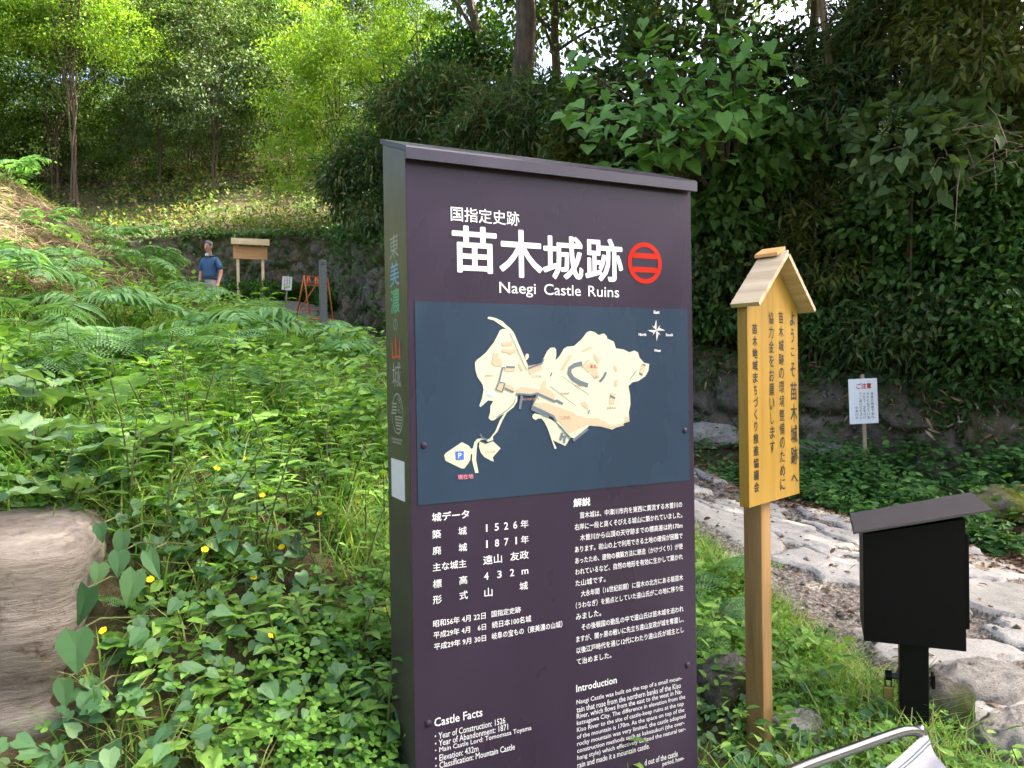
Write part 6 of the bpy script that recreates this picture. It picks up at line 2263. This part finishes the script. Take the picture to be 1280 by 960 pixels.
def ground_hit(px, py):
    """where the line of sight through a spot of the photo meets the ground"""
    r = ray(px, py)
    t = np.arange(1.2, 30, 0.01)
    z = G(r[0] * t, r[1] * t)
    k = np.argmax(EYE + r[2] * t < z)
    return float(r[0] * t[k]), float(r[1] * t[k])


# ---- ferns: each clump a thing of its own
def fern_mesh(seed, fronds=7, L=0.55, pairs=15):
    g = np.random.default_rng(seed)
    lb = LB()
    mb = MB()
    for f in range(fronds):
        a = 2 * math.pi * f / fronds + g.uniform(-.4, .4)
        el = g.uniform(0.45, 1.05)
        Lf = L * g.uniform(.7, 1.15)
        t = np.linspace(0, 1, 24)
        r_ = Lf * (np.cos(el) * t + 0.15 * t * t)
        z = Lf * (np.sin(el) * t - (0.45 + 0.35 * math.sin(el)) * t**2.2)
        P = np.stack([r_ * math.cos(a), r_ * math.sin(a), z], 1)
        mb.tube([tuple(q_) for q_ in P[::3]], [0.004 * (1 - 0.8 * i / 7) for i in range(8)], 4, False)
        side = np.array([-math.sin(a), math.cos(a), 0.0])
        for k in range(pairs):
            s = 0.22 + 0.78 * (k + 0.5) / pairs
            i = int(s * 23)
            p = P[i]
            tg = nrmz((P[min(23, i + 1)] - P[i - 1])[None])[0]
            up = np.cross(tg, side)
            up = up if up[2] > 0 else -up
            wl = Lf * 0.42 * (math.sin(math.pi * min(1, (s - 0.10) * 0.98))**0.8 if s < .55 else (1 - s) * 1.9 + 0.06)
            for sg in (-1, 1):
                ax = nrmz((side * sg + tg * 0.45 - np.array([0, 0, .18]))[None])[0]
                m = max(3, int(wl / 0.017))
                u = (np.arange(m) + 0.5) / m
                pp = p + ax[None] * (u * wl)[:, None] - np.array([0, 0, 0.10]) * (u**2 * wl)[:, None]
                pl = wl * 0.24 * (1 - u * 0.80) + 0.005
                for s2 in (-1, 1):
                    d = np.cross(up, ax) * s2 * 1.0 + ax * 0.55
                    lb.add(T_DIAM, pp, np.tile(d, (m, 1)), np.tile(up, (m, 1)) + g.normal(size=(m, 3)) * .08, pl, 0.009 + 0.02 * wl)
    return lb.mesh('fronds'), mb


FM = []
for s, fr, L, pr in ((1, 6, .62, 16), (2, 5, .52, 14), (3, 7, .58, 15)):
    fm, sm = fern_mesh(s, fr, L, pr)
    fm.materials.append(M['l_fern'])
    st_ = bpy.data.meshes.new('stalk')
    st_.from_pydata(sm.v, [], sm.f)
    st_.materials.append(M['stem'])
    FM.append((fm, st_))
def far_fern(seed, fronds=7, L=0.6, pairs=13):
    g = np.random.default_rng(seed)
    lb, mb = LB(), MB()
    for f in range(fronds):
        a = 2 * math.pi * f / fronds + g.uniform(-.4, .4)
        el = g.uniform(0.5, 1.1)
        Lf = L * g.uniform(.7, 1.15)
        t = np.linspace(0, 1, 24)
        r_ = Lf * (np.cos(el) * t + 0.15 * t * t)
        z = Lf * (np.sin(el) * t - (0.45 + 0.35 * math.sin(el)) * t**2.2)
        P = np.stack([r_ * math.cos(a), r_ * math.sin(a), z], 1)
        mb.tube([tuple(q_) for q_ in P[::3]], [0.004 * (1 - 0.8 * i / 7) for i in range(8)], 4, False)
        side = np.array([-math.sin(a), math.cos(a), 0.0])
        s = 0.2 + 0.8 * (np.arange(pairs) + 0.5) / pairs
        i = (s * 23).astype(int)
        tg = nrmz(P[np.minimum(23, i + 1)] - P[i - 1])
        up = np.cross(tg, side[None])
        up *= np.sign(up[:, 2:3])
        wl = Lf * 0.40 * np.where(s < .5, (s / 0.5)**.7, (1 - s) * 1.9 + .05)
        for sg in (-1, 1):
            ax = side[None] * sg + tg * 0.5 - np.array([0, 0, .25]) + g.normal(size=(pairs, 3)) * .1
            lb.add(T_LANCE, P[i], ax, up + g.normal(size=(pairs, 3)) * .15, wl, 0.030 * Lf / .6)
    return lb.mesh('fronds'), mb


FF = []
for s in (11, 12):
    fm, sm = far_fern(s, 6 + s % 2)
    fm.materials.append(M['l_fern'])
    st_ = bpy.data.meshes.new('stalk')
    st_.from_pydata(sm.v, [], sm.f)
    st_.materials.append(M['stem'])
    FF.append((fm, st_))
FERN = [(385, 455, 4.9, 1.0, 'large lacy fern in the middle of the left bank, straight left of the purple sign'), (440, 478, 4.2, .8, 'pale fern close to the left edge of the purple sign on the bank'),
        (310, 470, 4.7, .8, 'fern in the centre of the left bank under the large lacy fern'), (215, 478, 4.1, .75, 'fern above the bright yellow green broad leaf'),
        (250, 412, 7.4, .9, 'pale fern right in front of the man'), (180, 395, 7.6, .95, 'fern left of the man under the crest'), (196, 356, 8.3, .85, 'fern reaching up beside the man on his left'),
        (150, 345, 8.0, .9, 'fern on the crest line at the left of the man'), (330, 415, 7.8, .8, 'fern below the legs of the roofed notice board'), (110, 420, 5.6, .9, 'bluish fern on the slope at the left below the dry straw'),
        (40, 380, 5.6, .9, 'fern low at the left border under the dry straw'), (60, 300, 6.8, .8, 'fern on the straw covered slope at the left'), (10, 225, 7.3, 1.0, 'upright fern on top of the crest at the left border'),
        (120, 265, 8.6, .8, 'fern in the shade behind the crest at the left'), (290, 505, 3.5, .6, 'small fern on the bank below the centre ferns'), (470, 540, 3.3, .55, 'small fern hugging the bronze side of the purple sign'),
        (890, 770, 3.9, .75, 'fresh fern right of the purple sign at the edge of the stone path'), (895, 810, 3.5, .6, 'lower fern between the purple sign and the yellow post'), (70, 500, 3.2, .6, 'fern at the left border above the big beige rock'),
        (1010, 530, 7.9, .6, 'fern on the bank between the yellow sign and the white notice'), (1160, 555, 7.2, .6, 'fern in front of the boulder wall right of the white notice'), (1255, 590, 6.5, .6, 'fern beside the yellow green mossy rock'), (925, 520, 8.6, .6, 'fern seen just right of the purple sign below the wall'), (1060, 440, 8.6, .6, 'fern above the white notice'), (1235, 430, 7.6, .7, 'shaded fern on the boulder wall at the right border'), (1085, 590, 7.0, .55, 'light green fern at the foot of the white notice'),
        (1150, 600, 6.9, .5, 'fern on the path edge right of the white notice'), (1040, 470, 8.4, .5, 'bright little fern on the boulders left of the white notice'), (1215, 545, 7.0, .5, 'small fern at the right under the boulder wall'),
        (350, 432, 6.0, .9, 'broad fern on the bank above the large lacy fern'), (430, 440, 6.6, .8, 'fern below the dark grey rocks near the stone marker'), (275, 445, 5.6, .9, 'fern between the man and the centre ferns'),
        (130, 470, 4.4, .8, 'dark tipped fern above the big grey broad leaves'), (190, 425, 5.4, .85, 'fern in the hollow under the crest left of the man'), (30, 440, 4.6, .8, 'fern at the left border halfway up the slope'),
        (300, 378, 9.0, .9, 'fern hiding the path in front of the roofed board'), (90, 350, 6.6, .8, 'fern on the straw slope under the crest'), (350, 500, 3.9, .6, 'small pale fern among the weeds right of the centre'),
        (130, 770, 1.86, .26, 'small fern frond sprouting beside the big beige rock')]
for i, (px, py, d, s, lab) in enumerate(FERN):
    x, y = ground_hit(px, py) if px < 500 and d < 7.2 else at(px, py, d)[:2]
    d = y
    s *= 1.25 if 3 < d < 6 else 0.95
    t = thing('fern', lab, 'fern', (x, y, gz(x, y) + (0.16 if x < 0 and d > 3 else 0.04) * s), i * 1.37, 'ferns on the banks')
    n0 = gnormal(np.array([x]), np.array([y]))[0]
    t.rotation_euler = (-n0[1] * 0.6, n0[0] * 0.6, i * 1.37)
    t.scale = (s, s, s)
    for nm, me in zip(('fronds', 'stalk'), FM[i % 3] if y < 5.2 else FF[i % 2]):
        new_obj(nm, me, None, t)


# ---- broad leaved plants
def broad_mesh(seed, L, W, lobes=7):
    """a large wavy leaf as a small grid"""
    g = np.random.default_rng(seed)
    n, m = 26, 9
    V, Fc = [], []
    for i in range(n):
        t = i / (n - 1)
        w = W * (math.sin(math.pi * (0.06 + 0.90 * t))**0.75) * (1 + 0.05 * math.sin(lobes * t * 6.28 + seed)) * (1.0 if t < .9 else 0.8)
        for j in range(m):
            s = j / (m - 1) * 2 - 1
            V.append((L * t - 0.10 * L * (abs(s)**2) * (1 - t) * (1 if t < 0.3 else 0.2), w * s / 2, 0.10 * L * abs(s)**1.4 * 0.5 - 0.30 * L * t * t + 0.035 * L * math.sin(t * 13 + s * 4 + seed) + 0.03 * L * abs(s) * math.sin(t * 21)))
    for i in range(n - 1):
        for j in range(m - 1):
            a = i * m + j
            Fc.append((a, a + 1, a + m + 1, a + m))
    return V, Fc


def broad_plant(label, px, py, d, leaves, L, W, mat, seed, z_up=0.10, rz=0.0, tilt=0.35):
    x, y = ground_hit(px, py + 12) if px < 500 else at(px, py, d)[:2]
    g0 = gz(x, y)
    t = thing('broad_leaved_plant', label, 'plant', (x, y, g0), rz)
    g = np.random.default_rng(seed)
    st_ = MB()
    for k in range(leaves):
        a = 2 * math.pi * k / leaves + g.uniform(-.3, .3)
        s = g.uniform(.75, 1.1)
        V, Fc = broad_mesh(seed + k, L * s, W * s)
        el = tilt + g.uniform(-.2, .3)
        b0 = Vector((0.03 * math.cos(a), 0.03 * math.sin(a), z_up * g.uniform(.6, 1.2)))
        mt = Matrix.Translation(b0) @ Matrix.Rotation(a, 4, 'Z') @ Matrix.Rotation(-el, 4, 'Y') @ Matrix.Rotation(g.uniform(-.3, .3), 4, 'X')
        b = MB().add([mt @ Vector(q_) for q_ in V], Fc)
        b.build('leaf', M[mat], t, True)
        st_.tube([(0, 0, -0.03), tuple(b0 * 0.6), tuple(b0), tuple(mt @ Vector((L * s * .5, 0, -0.085 * L * s)))], [0.006, 0.005, 0.0045, 0.002], 6, False)
    st_.build('stalk', M['stem'], t, True)
    return t


broad_plant('upright bright yellow green broad leaf standing on the left bank', 132, 548, 2.6, 1, 0.20, 0.19, 'l_big', 1, 0.14, R(80), 1.0)
broad_plant('pale grey green broad leaved plant left of the bright yellow green leaf', 70, 545, 2.5, 6, 0.25, 0.17, 'l_big2', 2, 0.22)
broad_plant('grey green plant with spreading leaves above the big beige rock', 170, 600, 2.25, 6, 0.19, 0.12, 'l_big2', 3, 0.16, .6)
broad_plant('flat leaved plant draping over the top of the big beige rock', 90, 640, 2.12, 6, 0.16, 0.08, 'l_big2', 4, 0.10, .2)
broad_plant('long leaved plant low on the bank near the bottom of the picture', 300, 870, 1.95, 6, 0.13, 0.055, 'l_weed', 5, 0.05, .8)
broad_plant('plant with long light leaves at the bottom edge of the picture', 250, 945, 1.80, 5, 0.16, 0.06, 'l_weed', 6, 0.05, .2)
broad_plant('broad leaved plant in the grass beside the bronze side of the sign', 455, 520, 3.7, 6, 0.19, 0.075, 'l_weed', 7, 0.14)
broad_plant('dock like plant in the upper middle of the left bank', 370, 545, 3.3, 6, 0.17, 0.07, 'l_weed', 8, 0.13, .5)
broad_plant('bright plant between the fern and the sign high on the bank', 415, 575, 3.0, 6, 0.13, 0.06, 'l_weed', 9, 0.12)
broad_plant('light green plant in the middle of the bank under a small fern', 300, 560, 3.1, 6, 0.16, 0.07, 'l_weed', 10, 0.14)
broad_plant('large leaf plant in the corner between the sign and the bottom of the picture', 455, 880, 1.95, 5, 0.10, 0.055, 'l_ivy', 11, 0.05)
for i, (px, py, nl, L_, W_, mt, lab) in enumerate([
        (235, 525, 6, .17, .10, 'l_big', 'bright broad leaved plant right of the upright yellow green leaf'), (35, 590, 6, .17, .11, 'l_big2', 'pale broad leaves at the left border just above the big beige rock'), (210, 575, 5, .14, .09, 'l_weed', 'leafy plant between the grey green plant and the yellow flowers'),
        (330, 625, 6, .11, .06, 'l_weed', 'leafy plant beside the yellow flowers in the middle of the bank'), (245, 655, 5, .10, .07, 'l_ivy', 'dark leaved plant in the middle of the near bank'), (385, 650, 6, .10, .055, 'l_big', 'bright leafy plant near the bronze side at half height'),
        (205, 720, 6, .085, .06, 'l_ivy', 'dark leaved plant right of the heart leaved vine'), (300, 790, 6, .085, .05, 'l_weed', 'leafy plant in the clover low on the bank'), (150, 900, 6, .09, .06, 'l_ivy', 'dark leaved plant at the foot of the big beige rock'),
        (400, 800, 6, .08, .05, 'l_weed', 'leafy plant in the clover near the bronze side of the sign'), (180, 830, 6, .07, .05, 'l_clover', 'small bright plant on the bare soil beside the big beige rock'), (120, 610, 5, .15, .10, 'l_big2', 'pale plant spreading over the top of the big beige rock'),
        (420, 490, 6, .18, .08, 'l_weed', 'tall leafy plant high on the bank by the bronze side'), (340, 475, 6, .18, .08, 'l_big', 'bright leafy plant under the large lacy fern')]):
    broad_plant(lab, px, py, 3.0, nl, L_, W_, mt, 300 + 9 * i, .07 if L_ < .12 else .13, .3 * i, .45)
broad_plant('light green maple like plant under the white notice', 1080, 565, 7.3, 6, 0.17, 0.12, 'l_big', 12, 0.12)
broad_plant('big leaved plant on the grass strip right of the yellow post', 1005, 805, 3.5, 5, 0.09, 0.07, 'l_ivy', 13, 0.05)
broad_plant('dark leaved plant left of the yellow post near the mossy pale rock', 890, 880, 3.0, 6, 0.10, 0.07, 'l_ivy', 14, 0.06)
broad_plant('leafy plant on the boulders between the signs, lighter than its neighbours', 1050, 440, 8.4, 6, 0.15, 0.11, 'l_big', 15, 0.12)

# single big heart leaves in front of the beige rock
lb, mb = LB(), MB()
V0 = Vector(at(95, 800, 1.62))
t = thing('heart_leaved_vine', 'vine with single large heart leaves in front of the big beige rock', 'vine', tuple(V0))
for px, py, d, L, w in ((95, 790, 1.60, .088, .9), (155, 665, 1.83, .072, .8), (185, 690, 1.83, .075, .55), (150, 690, 1.80, .06, .8), (170, 715, 1.8, .085, .7), (125, 705, 1.78, .05, .9), (110, 735, 1.72, .085, .8), (80, 850, 1.62, .06, .8), (110, 865, 1.63, .06, .85), (125, 655, 1.9, .05, .8)):
    p = Vector(at(px, py, d)) - V0
    lb.add(T_HEART, np.array([tuple(p)]), np.array([[g.normal() * .4, -.3, -1.0]]), np.array([[g.normal() * .25, -1.0, .55]]), L, L * w)
    mb.tube([tuple(p), tuple(p + Vector((0.02, 0.06, 0.01))), tuple(p + Vector((0.05, 0.16, -0.02)))], 0.0018, 5, False)
lb.build('leaves', M['l_ivy'], t)
mb.build('stem', M['stem'], t)

# little yellow flowers
fl = LB()
for k in range(5):
    a = k * 1.2566
    fl.add(T_LOBE, np.zeros((1, 3)), np.array([[math.cos(a), math.sin(a), .25]]), np.array([[0, 0, 1.0]]), .0085, .0080)
fme = fl.mesh('flower')
fme.materials.append(M['l_flower'])
FLW = [(320, 815, 2.0), (128, 805, 1.72), (172, 748, 1.9), (245, 706, 2.1), (325, 693, 2.25), (345, 690, 2.25), (352, 705, 2.2), (292, 595, 2.75), (256, 608, 2.6), (308, 640, 2.5), (288, 537, 3.3), (266, 532, 3.3), (420, 548, 3.3), (352, 517, 3.9),
       (204, 492, 3.9), (435, 645, 2.7), (380, 660, 2.5), (240, 710, 2.1), (330, 705, 2.2), (455, 780, 2.2), (300, 745, 2.1), (395, 590, 2.9)]
for px, py, d in FLW:
    x, y = ground_hit(px, py + 12)
    n0 = gnormal(np.array([x]), np.array([y]))[0]
    z = gz(x, y)
    o = bpy.data.objects.new('yellow_flower', fme)
    COL.objects.link(o)
    o.location = (x + n0[0] * .10, y + n0[1] * .10, z + n0[2] * .10)
    o.rotation_euler = (R(42), 0, g.uniform(-.8, .8))
    o.scale = (1 + 0.1 * d,) * 3
    tag(o, 'tiny yellow five petalled flower among the clover of the left bank', 'flower', 'yellow flowers on the left bank')

# dry twigs at the right border
mb = MB()
V0 = Vector(at(1240, 200, 7.0))
for k in range(26):
    p = Vector((g.normal() * .25, g.normal() * .2, g.normal() * .12))
    d_ = Vector((-.6 + g.normal() * .4, -.3 + g.normal() * .3, g.normal() * .35))
    L = g.uniform(.3, .8)
    mb.tube([tuple(p), tuple(p + d_ * L * .5 + Vector((0, 0, .05))), tuple(p + d_ * L - Vector((0, 0, .08 * L)))], [.006, .004, .002], 5, False)
o = mb.build('dry_branch', M['twig'])
o.location = V0
tag(o, 'tangle of dry leafless twigs at the right border of the picture', 'twigs')
